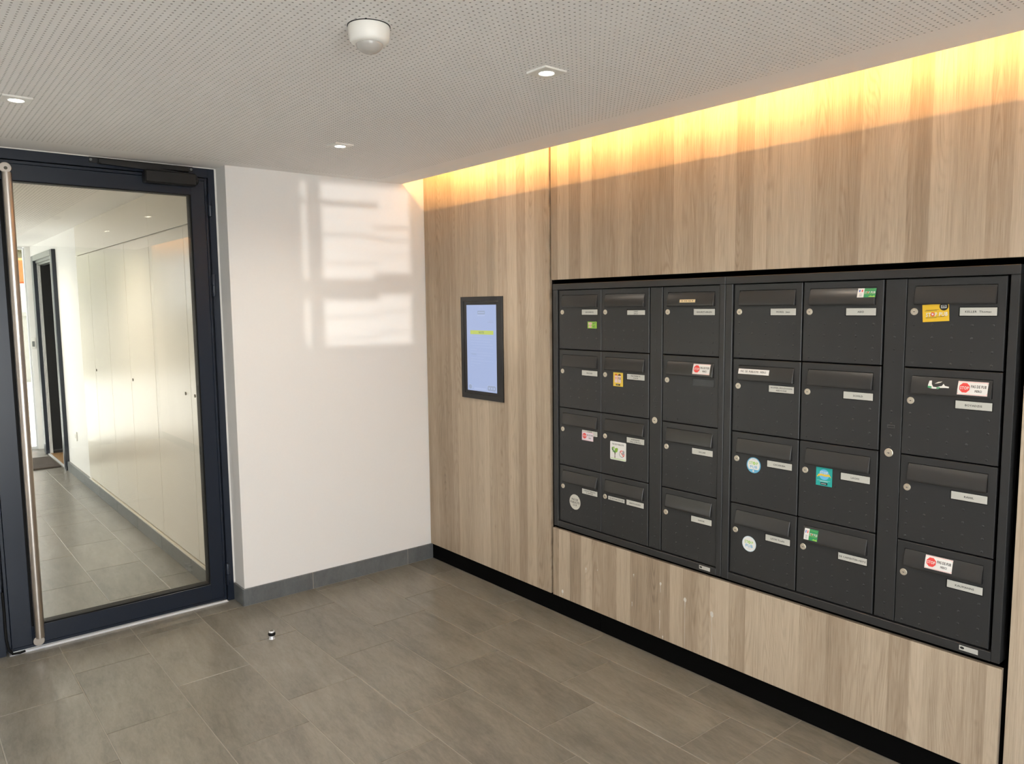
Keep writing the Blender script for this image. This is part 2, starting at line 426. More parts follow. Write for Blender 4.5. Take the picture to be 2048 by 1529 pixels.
for a, b in ((1.996, 2.010), (1.930, 1.940), (1.847, 1.852), (1.628, 1.748), (1.529, 1.535), (1.408, 1.414)):
    wbar(YB, YS, wz(a), wz(b))

# timber wall: dark carcass, panels hung on it
wr = MB().box(0.02, 0.32, YF, 0.0, 0.0, 0.44).box(0.02, 0.32, YF, 0.0, 1.676, 2.62).box(0.02, 0.32, -1.117, 0.0, 0.44, 1.676).box(0.02, 0.32, YF, -3.125, 0.44, 1.676).box(0.30, 0.32, -3.125, -1.117, 0.44, 1.676).build('wall_right', 'black_board')
tag(wr, 'timber clad wall on the right holding the letter boxes', 'wall', kind='structure')
def panel(y0, y1, z0, z1):
    return MB().box(0.0, 0.0185, y0, y1, z0, z1, bev=0.0008).build('panel', 'oak_laminate', wr)
panel(-1.104, -0.004, 0.0945, 2.42)
panel(-3.114, -1.1165, 1.6755, 2.42)
low_panel = panel(-3.1145, -1.1185, 0.0945, 0.4415)
panel(-5.58, -3.131, 0.0945, 2.42)
# dried white splashes on the low panel
def splash(y, z, r, drip):
    mb = MB(); pts = []
    n = 14
    for i in range(n):
        t = 2 * math.pi * i / n; rr = r * (0.85 + 0.3 * rnd.random()); pts.append((y + rr * 0.62 * math.cos(t), z + rr * math.sin(t)))
    mb.prism(pts, 0.0002, -0.0008, axes=(1, 2, 0))
    if drip:
        z1 = z - r * 0.7; z0 = max(0.096, z - drip); k = 6
        pts = [(y - 0.0016, z1)] + [(y - 0.0007 * (0.4 + rnd.random()), z1 + (z0 - z1) * j / k) for j in range(1, k)] + [(y, z0)] + [(y + 0.0007 * (0.4 + rnd.random()), z1 + (z0 - z1) * j / k) for j in range(k - 1, 0, -1)] + [(y + 0.0016, z1)]
        mb.prism(pts, 0.0002, -0.0006, axes=(1, 2, 0))
    mb.build('dried_splash', 'stain_white', low_panel)
for a in ((-1.189, 0.128, 0.010, 0.02), (-1.3525, 0.288, 0.006, 0.02), (-1.429, 0.302, 0.003, 0), (-1.655, 0.341, 0.004, 0.012), (-1.8085, 0.342, 0.007, 0.04), (-1.940, 0.309, 0.010, 0.215),
          (-2.075, 0.289, 0.0125, 0.2), (-1.805, 0.22, 0.0015, 0.09), (-1.646, 0.21, 0.002, 0.02), (-1.8225, 0.108, 0.004, 0.02)):
    splash(*a)
# recessed black plinth
bbr = MB().box(0.014, 0.02, YF, 0.0, 0.0, 0.09).build('baseboard_right', 'black_board')
tag(bbr, 'black recessed plinth under the timber panels', 'plinth', kind='structure')
for y0, y1 in ((-1.4385, -0.001), (-4.2, -1.4415)):
    MB().box(0.0095, 0.014, y0, y1, 0.001, 0.094, bev=0.001).build('plinth_board', 'black_board', bbr)

# skirting tiles under the white wall and round the jamb
bbb = MB().box(-1.172, 0.0, -0.0092, 0.0, 0.0, 0.092).build('baseboard_back', 'grout')
tag(bbb, 'grey tiled skirting under the white wall', 'skirting', kind='structure')
for x0, x1 in ((-1.1725, -0.787), (-0.784, -0.174), (-0.171, 0.0095)):
    o = MB().box(-(x1 - x0) / 2, (x1 - x0) / 2, -0.0055, 0.0055, -0.0455, 0.0455, bev=0.0012).build('skirting_tile', 'skirting_tile', bbb); o.location = ((x0 + x1) / 2, -0.0055, 0.047)
o = MB().box(-0.0055, 0.0055, -0.064, 0.064, -0.0455, 0.0455, bev=0.0012).build('skirting_tile', 'skirting_tile', bbb); o.location = (-1.1685, 0.0645, 0.047)

# ------------------------------------------------------------------ ceiling
def perforated(name, xa, xb, ya, yb, parent):
    p = 0.0181; r = 0.0030
    nx, ny = int(round((xb - xa) / p)), int(round((yb - ya) / p))
    px, py = (xb - xa) / nx, (yb - ya) / ny
    ii, jj = np.meshgrid(np.arange(nx), np.arange(ny), indexing='ij')
    cx = xa + (ii.ravel() + 0.5) * px; cy = ya + (jj.ravel() + 0.5) * py
    n = cx.size
    sq = np.array([(1, 0), (1, 1), (0, 1), (-1, 1), (-1, 0), (-1, -1), (0, -1), (1, -1)], float) * 0.5
    oc = np.array([(math.cos(k * math.pi / 4), math.sin(k * math.pi / 4)) for k in range(8)]) * r
    V = np.zeros((n, 24, 3), np.float32)
    V[:, :8, 0] = cx[:, None] + sq[None, :, 0] * px; V[:, :8, 1] = cy[:, None] + sq[None, :, 1] * py
    V[:, 8:16, 0] = cx[:, None] + oc[None, :, 0]; V[:, 8:16, 1] = cy[:, None] + oc[None, :, 1]
    V[:, 16:, :2] = V[:, 8:16, :2]; V[:, 16:, 2] = 0.012
    V[:, :, 2] += H
    q = []
    for k in range(8):
        k2 = (k + 1) % 8
        q.append((k, k2, 8 + k2, 8 + k)[::-1]); q.append((8 + k, 8 + k2, 16 + k2, 16 + k)[::-1])
    F = (np.array(q)[None] + (np.arange(n) * 24)[:, None, None]).reshape(-1).astype(np.int32)
    nf = n * 16
    me = bpy.data.meshes.new(name)
    me.vertices.add(n * 24); me.vertices.foreach_set('co', V.ravel())
    me.loops.add(nf * 4); me.loops.foreach_set('vertex_index', F)
    me.polygons.add(nf); me.polygons.foreach_set('loop_start', np.arange(0, nf * 4, 4, dtype=np.int32)); me.polygons.foreach_set('loop_total', np.full(nf, 4, np.int32))
    me.update(calc_edges=True); me.shade_flat(); me.materials.append(MATS['ceiling_paint']); me.materials.append(MATS['raw_board'])
    me.polygons.foreach_set('material_index', np.tile(np.array([0, 1], np.int32), n * 8))
    o = bpy.data.objects.new(name, me); C.objects.link(o); o.parent = parent
    o['kind'] = 'stuff'
    return o
PX0, PX1, PY0, PY1 = -2.745, -0.329, -3.60, -0.084
EDGE = -0.149
T = H + 0.0125
ceil = MB().box(XL, PX0, YF, 0.13, H, T).box(PX1, EDGE, YF, 0.0, H, T).box(PX0, PX1, YF, PY0, H, T).box(PX0, PX1, PY1, 0.0, H, T).box(-3.35, PX1, 0.0, 0.13, H, T) \
    .box(-0.325, -0.31, YF, 0.0, T, 2.42).box(-0.325, 0.02, YF, 0.0, 2.42, 2.44).box(-0.325, 0.32, YF, 0.0, 2.60, 2.62).build('ceiling', 'ceiling_paint')
tag(ceil, 'white perforated plasterboard ceiling of the lobby', 'ceiling', kind='structure')
perforated('perforated_board', PX0, PX1, PY0, PY1, ceil)
MB().box(XL, -0.325, YF, 0.2, 2.34, 2.36).build('felt_backing', 'black_void', ceil)  # black sheet stands in for the dark space above the holes
ceil2 = MB().box(-1.47, -1.1, 0.2, 6.2, H, T).box(-2.75, -2.55, 0.2, 6.2, H, T).box(-2.55, -1.47, 0.2, 0.45, H, T).box(-2.55, -1.47, 5.5, 6.2, H, T).build('ceiling', 'ceiling_paint')
tag(ceil2, 'white perforated ceiling of the corridor behind the glass door', 'ceiling', kind='structure')
perforated('perforated_board', -2.55, -1.47, 0.45, 5.5, ceil2)
MB().box(-2.75, -1.1, 0.2, 6.2, 2.34, 2.36).build('felt_backing', 'black_void', ceil2)

# ------------------------------------------------------------------ cove light
WARM = (1.0, 0.525, 0.165)
led = empty('cove_light', (-0.208, -2.79, T))
tag(led, 'warm LED strip hidden above the ceiling edge along the timber wall', 'light')
LEDZ = 0.058
MB().box(-0.006, 0.0, -2.78, 2.77, 0.0, LEDZ + 0.006).box(-0.02, 0.0, -2.78, 2.77, 0.0, 0.002).build('bracket', 'aluminium', led)
MB().box(0.0, 0.002, -2.76, 2.76, LEDZ - 0.004, LEDZ + 0.004).build('led_strip', 'led_glow', led)
light('led_light', 'AREA', (0.004, 0.0, LEDZ), (0, math.radians(-116), 0), 36.0, WARM, parent=led, shape='RECTANGLE', size=0.009, size_y=5.5)

# ------------------------------------------------------------------ ceiling fittings
def downlight(x, y, label, power=None, first=[None]):
    if first[0] is None:
        e = empty('downlight', (x, y, H))
        s = 0.0435; t = 0.006; R1 = 0.028
        mb = MB(); n = 24
        # square plate with a round hole, cheap ring of quads
        sqp = []
        for i in range(n):
            a = 2 * math.pi * i / n; c, d = math.cos(a), math.sin(a); k = s / max(abs(c), abs(d)); sqp.append((c * k, d * k))
        vs = [(a, b, 0.0) for a, b in sqp] + [(a, b, -t + 0.0015) for a, b in sqp] + [(a * 0.975, b * 0.975, -t) for a, b in sqp] + [(R1 * math.cos(2 * math.pi * i / n), R1 * math.sin(2 * math.pi * i / n), -t) for i in range(n)] + \
             [(R1 * 0.93 * math.cos(2 * math.pi * i / n), R1 * 0.93 * math.sin(2 * math.pi * i / n), -0.0005) for i in range(n)]
        fs = []
        for j in range(4):
            for i in range(n): fs.append((j * n + i, j * n + (i + 1) % n, (j + 1) * n + (i + 1) % n, (j + 1) * n + i))
        mb.add(vs, fs); mb.build('trim_plate', 'white_plastic', e)
        MB().lathe([(0.0265, -0.0005), (0.0265, -0.005), (0.0235, -0.0075), (0.0225, -0.004)], 'z', (0, 0, 0), 24, True, False).build('lamp_ring', 'white_plastic', e, smooth=40)
        MB().lathe([(0.0222, -0.0035), (0.0222, -0.0055), (0.014, -0.0068)], 'z', (0, 0, 0), 24, False, True).build('lens', 'lamp_lens', e)
        light('lamp', 'SPOT', (0, 0, -0.012), (0, 0, 0), 30.0, (1.0, 0.88, 0.73), parent=e, spot_size=math.radians(150), spot_blend=1.0, shadow_soft_size=0.022)
        first[0] = e
    else:
        src = first[0]; e = src.copy(); C.objects.link(e); e.location = (x, y, H)
        for ch in list(src.children):
            c = ch.copy(); C.objects.link(c); c.parent = e
            if power and c.type == 'LIGHT': c.data = c.data.copy(); c.data.energy = power
    tag(e, label, 'downlight', 'recessed square ceiling spotlights')
    return e
downlight(-0.914, -2.097, 'square recessed spotlight nearest the motion detector')
downlight(-0.926, -0.766, 'square recessed spotlight nearest the corner of the white and timber walls')
downlight(-2.128, -0.790, 'square recessed spotlight in front of the glass door, leftmost')
downlight(-2.128, -2.097, 'square recessed spotlight out of view, left of the motion detector')
downlight(-0.920, -3.42, 'square recessed spotlight mirrored in the door glass, over the entrance mat')
downlight(-2.128, -4.75, 'square recessed spotlight by the entrance, behind the camera')
downlight(-1.95, 1.6, 'square spotlight added to brighten the corridor, nearest the glass door', 95.0)  # corridor spots are added, unseen lamps to lift the light behind the glass
downlight(-1.95, 4.2, 'square spotlight added to brighten the corridor, by the doormat', 85.0)

det = empty('motion_detector', (-1.522, -2.096, H))
tag(det, 'round white ceiling motion detector with a domed lens', 'detector')
MB().lathe([(0.052, 0.0), (0.053, -0.004), (0.0525, -0.024), (0.0495, -0.036), (0.0435, -0.0425), (0.0368, -0.0445)], 'z', (0, 0, 0), 40, True, True).build('housing', 'white_plastic', det, smooth=50)
MB().lathe([(0.0505, 0.001), (0.0545, 0.001), (0.0545, -0.0015), (0.0505, -0.0015)], 'z', (0, 0, 0), 40, False, False).build('shadow_gap', 'rubber', det)
prof = [(0.0345 * math.cos(a), -0.0435 - 0.0235 * math.sin(a)) for a in [math.pi / 2 * k / 9 for k in range(9)]] + [(0.003, -0.0672)]
MB().lathe(prof, 'z', (0, 0, 0), 32, True, True).build('lens', 'frosted_dome', det, smooth=60)
MB().box(-0.012, -0.006, -0.0285, -0.0265, -0.054, -0.047).box(0.0, 0.004, -0.0295, -0.0275, -0.054, -0.047).build('sensor_element', 'white_plastic', det)

# ------------------------------------------------------------------ glass door
D = empty('door_1', (-1.69, DOORY, 0))
tag(D, 'dark blue grey metal framed glass door to the corridor', 'door', kind='structure')
def dpart(name, mat, boxes, bev=0.0, parent=D, smooth=0):
    mb = MB()
    for b in boxes: mb.box(b[0] + 1.69, b[1] + 1.69, b[2] - DOORY, b[3] - DOORY, b[4], b[5], bev=bev)
    return mb.build(name, mat, parent, smooth)
YO = 0.131
dpart('frame', 'door_metal', [(-1.1725, -1.205, YO, 0.195, 0, H - 0.004), (-2.2005, -2.262, YO, 0.195, 0, H - 0.004), (-1.205, -2.2005, YO, 0.195, 2.2135, H - 0.004), (-1.205, -1.212, YO + 0.02, 0.195, 0, 2.2135), (-1.20, -1.228, 0.1862, 0.2, 0, 2.22), (-2.178, -2.205, 0.1862, 0.2, 0, 2.22), (-1.228, -2.178, 0.1862, 0.2, 2.193, 2.22)], 0.001)
dpart('caulk_line', 'white_plastic', [(-1.1725, -1.1635, YO + 0.002, 0.15, 0, H), (-3.35, -1.1725, YO - 0.002, 0.15, H - 0.0042, H)])
leaf = dpart('leaf', 'door_metal', [(-1.2135, -1.225, YO - 0.003, 0.185, 0.014, 2.2085), (-2.1925, -2.18, YO - 0.003, 0.185, 0.014, 2.2085), (-1.225, -2.18, YO - 0.003, 0.185, 2.195, 2.2085), (-1.225, -2.18, YO - 0.003, 0.185, 0.014, 0.028),
      (-1.2265, -1.2935, DOORY, 0.185, 0.0295, 2.1935), (-2.1785, -2.098, DOORY, 0.185, 0.0295, 2.1935), (-1.2935, -2.098, DOORY, 0.185, 2.1225, 2.1935), (-1.2935, -2.098, DOORY, 0.185, 0.0295, 0.112)], 0.0012)
dpart('glazing_gasket', 'rubber', [(-1.2935, -1.300, DOORY + 0.004, 0.18, 0.112, 2.1225), (-2.098, -2.079, DOORY + 0.004, 0.18, 0.112, 2.1225), (-1.30, -2.0915, DOORY + 0.004, 0.18, 2.1185, 2.1225), (-1.30, -2.0915, DOORY + 0.004, 0.18, 0.112, 0.119)], parent=D)  # the left strip is wider than the others
dpart('glass_pane', 'clear_glass', [(-1.2945, -2.097, 0.1380, 0.1420, 0.113, 2.1215)])
dpart('glass_pane', 'clear_glass', [(-1.2945, -2.097, 0.1600, 0.1640, 0.113, 2.1215)])
dpart('threshold_strip', 'aluminium', [(-2.19, -1.207, 0.1195, 0.19, 0.0, 0.0022), (-2.18, -1.215, 0.1215, 0.130, 0.0030, 0.0095)], 0.0004)
# pull handle
hd = MB().tube([(-2.070 + 1.69, 0.07 - DOORY, 2.146), (-2.0745 + 1.69, 0.07 - DOORY, 0.074)], 0.0195, 24).build('pull_handle', 'brushed_steel', D, smooth=50)
for z, zz in ((2.164, 2.10), (0.062, 0.12)):
    x = -2.0745 if z > 1 else -2.0805
    MB().lathe([(0.0225, 0.0), (0.0225, -0.004), (0.021, -0.005)], 'y', (x + 1.69, 0.0645 - DOORY, z), 28).build('end_plate', 'brushed_steel', hd)
    if z > 1:
        MB().lathe([(0.007, 0.0), (0.007, -0.003), (0.004, -0.003), (0.004, -0.0012)], 'y', (x + 1.69 + 0.001, 0.0598 - DOORY, z - 0.002), 16).build('screw', 'dark_metal', hd)
    MB().tube([(x + 1.69, 0.066 - DOORY, zz), (x + 1.69, 0.001, zz)], 0.009, 14).build('standoff', 'dark_metal', hd, smooth=50)
# hinges
for z0, z1 in ((2.019, 2.131), (1.616, 1.729), (0.094, 0.209)):
    zm = (z0 + z1) / 2
    h = MB().lathe([(0.0095, z0), (0.0108, z0 + 0.003), (0.0108, zm - 0.002), (0.0085, zm - 0.001), (0.0085, zm + 0.001), (0.0108, zm + 0.002), (0.0108, z1 - 0.003), (0.0095, z1)], 'z', (-1.2055 + 1.69, 0.1165 - DOORY, 0), 16).build('hinge', 'door_metal', D, smooth=40)
    MB().box(-1.2165 + 1.69, -1.1965 + 1.69, 0.122 - DOORY, 0.133 - DOORY, z0 + 0.004, z1 - 0.004).build('hinge_plate', 'closer_black', h)
# closer with its slide rail
cl = MB().box(-1.516 + 1.69, -1.279 + 1.69, 0.066 - DOORY, 0.126 - DOORY, 2.1575, 2.217, bev=0.006).build('door_closer', 'closer_black', D)
MB().lathe([(0.021, 0), (0.021, 0.012), (0.015, 0.016)], 'x', (-1.283 + 1.69, 0.094 - DOORY, 2.188), 20).build('closer_cap', 'closer_black', cl, smooth=40)
MB().box(-1.706 + 1.69, -1.30 + 1.69, 0.104 - DOORY, 0.131 - DOORY, 2.228, 2.254, bev=0.004).box(-1.739 + 1.69, -1.278 + 1.69, 0.125 - DOORY, 0.131 - DOORY, 2.232, 2.258).build('slide_rail', 'closer_black', cl)
MB().prism([(-1.70 + 1.69, 2.227), (-1.685 + 1.69, 2.240), (-1.62 + 1.69, 2.243), (-1.34 + 1.69, 2.222), (-1.34 + 1.69, 2.212), (-1.6 + 1.69, 2.222)], 0.094 - DOORY, 0.102 - DOORY, axes=(0, 2, 1)).build('closer_arm', 'closer_black', cl)
for x in (-1.732, -1.286):
    MB().lathe([(0.006, 0), (0.006, -0.003), (0.0035, -0.003), (0.0035, -0.001)], 'y', (x + 1.69, 0.1255 - DOORY, 2.2455), 14).build('screw', 'frame_grey', cl)
# loose end of the seal at the meeting stile
MB().tube([(-2.199 + 1.69, 0.126 - DOORY, 0.30), (-2.1975 + 1.69, 0.124 - DOORY, 0.20), (-2.199 + 1.69, 0.118 - DOORY, 0.13), (-2.198 + 1.69, 0.112 - DOORY, 0.08), (-2.192 + 1.69, 0.110 - DOORY, 0.035), (-2.178 + 1.69, 0.110 - DOORY, 0.012), (-2.15 + 1.69, 0.115 - DOORY, 0.008), (-2.13 + 1.69, 0.118 - DOORY, 0.010)], 0.0055, 8).build('loose_seal', 'rubber', D, smooth=60)
# fixed side light left of the leaf
W2 = empty('window_2', (-2.80, DOORY, 0))
tag(W2, 'fixed glazed side light left of the door, only its post in view', 'window', kind='structure')
mb = MB()
for b in ((-3.35, -3.29, 0, H - 0.004), (-3.29, -2.262, 2.19, H - 0.004), (-3.29, -2.262, 0, 0.09)): mb.box(b[0] + 2.80, b[1] + 2.80, YO - DOORY, 0.195 - DOORY, b[2], b[3])
mb.build('frame', 'door_metal', W2)
MB().box(-3.29 + 2.8, -2.2625 + 2.8, 0.025, 0.031, 0.09, 2.19).build('glass_pane', 'clear_glass', W2)

# door stop on the floor
ds = empty('door_stop', (-1.214, -0.478, 0))
tag(ds, 'small steel door stop with a black rubber ring on the floor', 'door stop')
MB().lathe([(0.0145, 0.0), (0.0135, 0.002), (0.0115, 0.005), (0.0110, 0.016)], 'z', (0, 0, 0), 24).build('base', 'aluminium', ds, smooth=40)
MB().lathe([(0.0125, 0.0155), (0.0158, 0.0175), (0.0172, 0.022), (0.0170, 0.027), (0.0150, 0.0315), (0.012, 0.0325)], 'z', (0, 0, 0), 28).build('rubber_ring', 'rubber', ds, smooth=60)
MB().lathe([(0.0135, 0.0315), (0.0122, 0.036), (0.0108, 0.0385)], 'z', (0, 0, 0), 24).build('cap', 'aluminium', ds, smooth=40)
MB().lathe([(0.0096, 0.0384), (0.0092, 0.0392)], 'z', (0, 0, 0), 20).build('cap_disc', 'dark_metal', ds)

# ------------------------------------------------------------------ text
FONT_CACHE = {}
def text_verts(s):
    """outline of a string at cap height 1, left at 0, baseline at 0"""
    if s in FONT_CACHE: return FONT_CACHE[s]
    cu = bpy.data.curves.new('txt', 'FONT'); cu.body = s; cu.size = 1.0; cu.resolution_u = 2; cu.fill_mode = 'FRONT'; cu.space_character = 1.12
    ob = bpy.data.objects.new('txt', cu)
    me = bpy.data.meshes.new_from_object(ob)
    vs = np.array([v.co[:] for v in me.vertices]); fs = [tuple(p.vertices) for p in me.polygons]
    bpy.data.objects.remove(ob); bpy.data.meshes.remove(me); bpy.data.curves.remove(cu)
    vs[:, 0] -= vs[:, 0].min(); vs[:, :2] /= 0.729
    n = len(vs); sh = [(-0.03, 0.0), (0.03, 0.0), (0.0, -0.025), (0.0, 0.025)]
    fs = [tuple(i + k * n for i in f) for k in range(4) for f in fs]
    vs = np.concatenate([vs + np.array((a, b, 0.004 * k)) for k, (a, b) in enumerate(sh)])
    vs[:, 0] -= vs[:, 0].min()
    FONT_CACHE[s] = (vs, fs, vs[:, 0].max())
    return FONT_CACHE[s]

# flap profile: height on the door -> how far the flap stands out
FLAP = [(0.2565, -0.0035), (0.2555, -0.0008), (0.2500, 0.0014), (0.2440, 0.0036), (0.2370, 0.0057), (0.2280, 0.0079), (0.2180, 0.0098), (0.2080, 0.0110), (0.2040, 0.0113), (0.2010, 0.0107), (0.1988, 0.0085), (0.1985, 0.0050), (0.1990, -0.0035)]
FP = sorted((v, w) for v, w in FLAP[1:9])
def flap_w(v): return float(np.interp(v, [a for a, b in FP], [b for a, b in FP]))

class Print:
    """flat print: pieces in the u,v plane of a door, laid on the door sheet or on the bulged flap"""
    def __init__(s, parent, on_flap=False, rot=0.0, org=(0, 0)):
        s.p = parent; s.fl = on_flap; s.layer = 0; s.rot = rot; s.org = org; s.top = None
    def w(s, v, lay): return (flap_w(v) + 0.0005 if s.fl else 0.0014) + 0.0002 * lay
    def put(s, name, vs, fs, mat, lay, parent=None):
        if s.rot:
            c, d = math.cos(s.rot), math.sin(s.rot); ou, ov = s.org
            vs = [(ou + (q[0] - ou) * c - (q[1] - ov) * d, ov + (q[0] - ou) * d + (q[1] - ov) * c) + tuple(q[2:]) for q in vs]
        me = bpy.data.meshes.new(name); me.from_pydata([(q[0], q[1], s.w(q[1], lay) + (q[2] if len(q) > 2 else 0.0)) for q in vs], [], fs); me.update(); me.materials.append(MATS[mat])
        o = bpy.data.objects.new(name, me); C.objects.link(o); o.parent = parent or s.p
        return o
    def rect(s, name, u0, u1, v0, v1, mat, lay, parent=None, rad=0.0):
        if rad:
            pts = []
            for cx, cy, a0 in ((u1 - rad, v1 - rad, 0), (u0 + rad, v1 - rad, 90), (u0 + rad, v0 + rad, 180), (u1 - rad, v0 + rad, 270)):
                for k in range(4):
                    a = math.radians(a0 + 30 * k); pts.append((cx + rad * math.cos(a), cy + rad * math.sin(a)))
            if not s.fl: return s.put(name, pts, [tuple(range(len(pts)))], mat, lay, parent)
        n = 6 if s.fl else 1
        vs = []; fs = []
        for i in range(n + 1):
            v = v0 + (v1 - v0) * i / n; vs += [(u0, v), (u1, v)]
            if i: fs.append((2 * i - 2, 2 * i - 1, 2 * i + 1, 2 * i))
        return s.put(name, vs, fs, mat, lay, parent)
    def disc(s, name, u, v, ru, rv, mat, lay, parent=None, a0=0, a1=360, n=28):
        full = a1 - a0 >= 360
        pts = [(u + ru * math.cos(math.radians(a0 + (a1 - a0) * k / n)), v + rv * math.sin(math.radians(a0 + (a1 - a0) * k / n))) for k in range(n if full else n + 1)]
        return s.put(name, pts, [tuple(range(len(pts)))], mat, lay, parent)
    def ring(s, name, u, v, r0, r1, mat, lay, parent=None, n=24, a0=0, a1=360):
        vs = []; fs = []
        for k in range(n + 1):
            a = math.radians(a0 + (a1 - a0) * k / n)
            vs += [(u + r0 * math.cos(a), v + r0 * math.sin(a)), (u + r1 * math.cos(a), v + r1 * math.sin(a))]
            if k: fs.append((2 * k - 2, 2 * k - 1, 2 * k + 1, 2 * k))
        return s.put(name, vs, fs, mat, lay, parent)
    def poly(s, name, pts, mat, lay, parent=None): return s.put(name, pts, [tuple(range(len(pts)))], mat, lay, parent)
    def text(s, t, u, v, h, mat, lay, parent=None, width=None, align='C', name='lettering', slant=0.0):
        vs, fs, tw = text_verts(t)
        k = h; kx = (width / tw) if width else h
        off = {'C': -tw * kx / 2, 'L': 0, 'R': -tw * kx}[align]
        return s.put(name, [(u + off + a * kx + slant * b * k, v + b * k - h / 2, c * 0.006) for a, b, c in vs], fs, mat, lay, parent)
    def bars(s, name, rows, mat, lay, parent=None):
        vs = []; fs = []
        for u0, u1, v0, v1 in rows:
            b = len(vs); vs += [(u0, v0), (u1, v0), (u1, v1), (u0, v1)]; fs.append((b, b + 1, b + 2, b + 3))
        return s.put(name, vs, fs, mat, lay, parent)

# ------------------------------------------------------------------ letter boxes
COL = [1.1690, 1.4515, 1.8080, 2.1535, 2.4395, 2.7945]
ROW = [1.3435, 1.0590, 0.7750, 0.4905]         # bottom of each door
DW = 0.2800
DOORX = 0.0030                                  # door sheets sit a little behind the frame
def dome(mb, u, v, r=0.0042, h=0.0012):
    n = 8; vs = [(u + r * math.cos(2 * math.pi * k / n), v + r * math.sin(2 * math.pi * k / n), 0.0) for k in range(n)] + [(u + r * .55 * math.cos(2 * math.pi * k / n), v + r * .55 * math.sin(2 * math.pi * k / n), h * .8) for k in range(n)] + [(u, v, h)]
    mb.add(vs, [(k, (k + 1) % n, n + (k + 1) % n, n + k) for k in range(n)] + [(n + k, n + (k + 1) % n, 2 * n) for k in range(n)])
DOT_U = [0.0235, 0.0795, 0.1360, 0.1925, 0.2490]; DOT_V = [0.1345, 0.0945, 0.0545, 0.0145]
def ring_loops(mb, loops):
    n = len(loops[0]); b = len(mb.v); mb.v += [p for l in loops for p in l]
    for j in range(len(loops) - 1):
        for i in range(n): mb.f.append((b + j * n + i, b + j * n + (i + 1) % n, b + (j + 1) * n + (i + 1) % n, b + (j + 1) * n + i))
def rc(u0, u1, v0, v1, w): return [(u0, v0, w), (u1, v0, w), (u1, v1, w), (u0, v1, w)]
def door_mesh():
    mb = MB(); c = 0.0015
    ring_loops(mb, [rc(0, DW, 0, DW, -0.012), rc(0, DW, 0, DW, -c), rc(c, DW - c, c, DW - c, 0), rc(0.0237, 0.2563, 0.1980, 0.2575, 0), rc(0.0237, 0.2563, 0.1980, 0.2575, -0.012)])
    for u in DOT_U:
        for v in DOT_V: dome(mb, u, v)
    return mb.mesh('door', 'anthracite', 25)
def flap_mesh():
    mb = MB(); n = len(FLAP); vs = []
    for k, u in enumerate((0.0247, 0.0257, 0.2543, 0.2553)):
        for v, w in FLAP:
            inset = 0.0010 if k in (0, 3) else 0.0
            vs.append((u, v, w - inset))
    fs = []
    for k in range(3):
        for i in range(n - 1): fs.append((k * n + i, k * n + i + 1, (k + 1) * n + i + 1, (k + 1) * n + i))
        fs.append((k * n + n - 1, k * n, (k + 1) * n, (k + 1) * n + n - 1))
    fs += [tuple(range(n)), tuple(3 * n + i for i in range(n))[::-1]]
    mb.add(vs, fs); return mb.mesh('flap', 'anthracite_gloss', 35)
def body_mesh():
    mb = MB()
    ring_loops(mb, [rc(0.001, DW - 0.001, 0.001, DW - 0.001, -0.0125), rc(0.001, DW - 0.001, 0.001, DW - 0.001, -0.26)])
    mb.f.append((4, 5, 6, 7)); mb.f.append((0, 1, 2, 3))
    return mb.mesh('body', 'black_board')
def lock_mesh(): return MB().lathe([(0.0112, -0.002), (0.0112, 0.0016), (0.0100, 0.0028), (0.0084, 0.0028), (0.0080, 0.0014), (0.0072, 0.0014), (0.0070, 0.0026)], 'z', (0, 0, 0), 22).mesh('lock', 'lock_nickel', 30)
def key_mesh(): return MB().box(-0.0032, 0.0032, -0.0006, 0.0006, 0.0024, 0.0031).box(-0.0010, 0.0014, -0.0018, 0.0, 0.0024, 0.0031).mesh('keyhole', 'ink')
def holder_mesh():
    mb = MB(); a = (0.1535, 0.2597, 0.1613, 0.1897)
    ring_loops(mb, [rc(*a, 0.0002), rc(*a, 0.0012), rc(a[0] + .0012, a[1] - .0012, a[2] + .0012, a[3] - .0012, 0.0012), rc(a[0] + .0014, a[1] - .0014, a[2] + .0014, a[3] - .0014, 0.0005)])
    b = len(mb.v) - 4; mb.f.append((b, b + 1, b + 2, b + 3)); return mb.mesh('nameplate_holder', 'plate_dark')
def plate_mesh():
    return MB().box(0.1565, 0.2575, 0.1637, 0.1878, 0.0006, 0.0013, bev=0.0003).mesh('nameplate', 'plate_silver')
M_DOOR, M_FLAP, M_BODY, M_LOCK, M_KEY, M_HOLD, M_PLATE = door_mesh(), flap_mesh(), body_mesh(), lock_mesh(), key_mesh(), holder_mesh(), plate_mesh()
def link(name, me, parent, loc=(0, 0, 0)):
    o = bpy.data.objects.new(name, me); C.objects.link(o); o.parent = parent; o.location = loc; return o
def plate_text(pl, lines, dv=0.0, mat='ink', h=None, wmax=0.094, ink2=None):
    n = len(lines)
    for i, s in enumerate(lines):
        hh = h or (0.0062 if n == 1 else 0.0056)
        vs, fs, tw = text_verts(s)
        kx = min(hh * 1.08, wmax / tw)
        v0 = 0.1757 + dv + ((n - 1) / 2 - i) * 0.0092 - hh / 2; u0 = 0.2070 - tw * kx / 2
        me = bpy.data.meshes.new('lettering'); me.from_pydata([(u0 + a * kx, v0 + b * hh, 0.0015 + c * 0.006) for a, b, c in vs], [], fs); me.update(); me.materials.append(MATS[mat])
        o = bpy.data.objects.new('lettering', me); C.objects.link(o); o.parent = pl

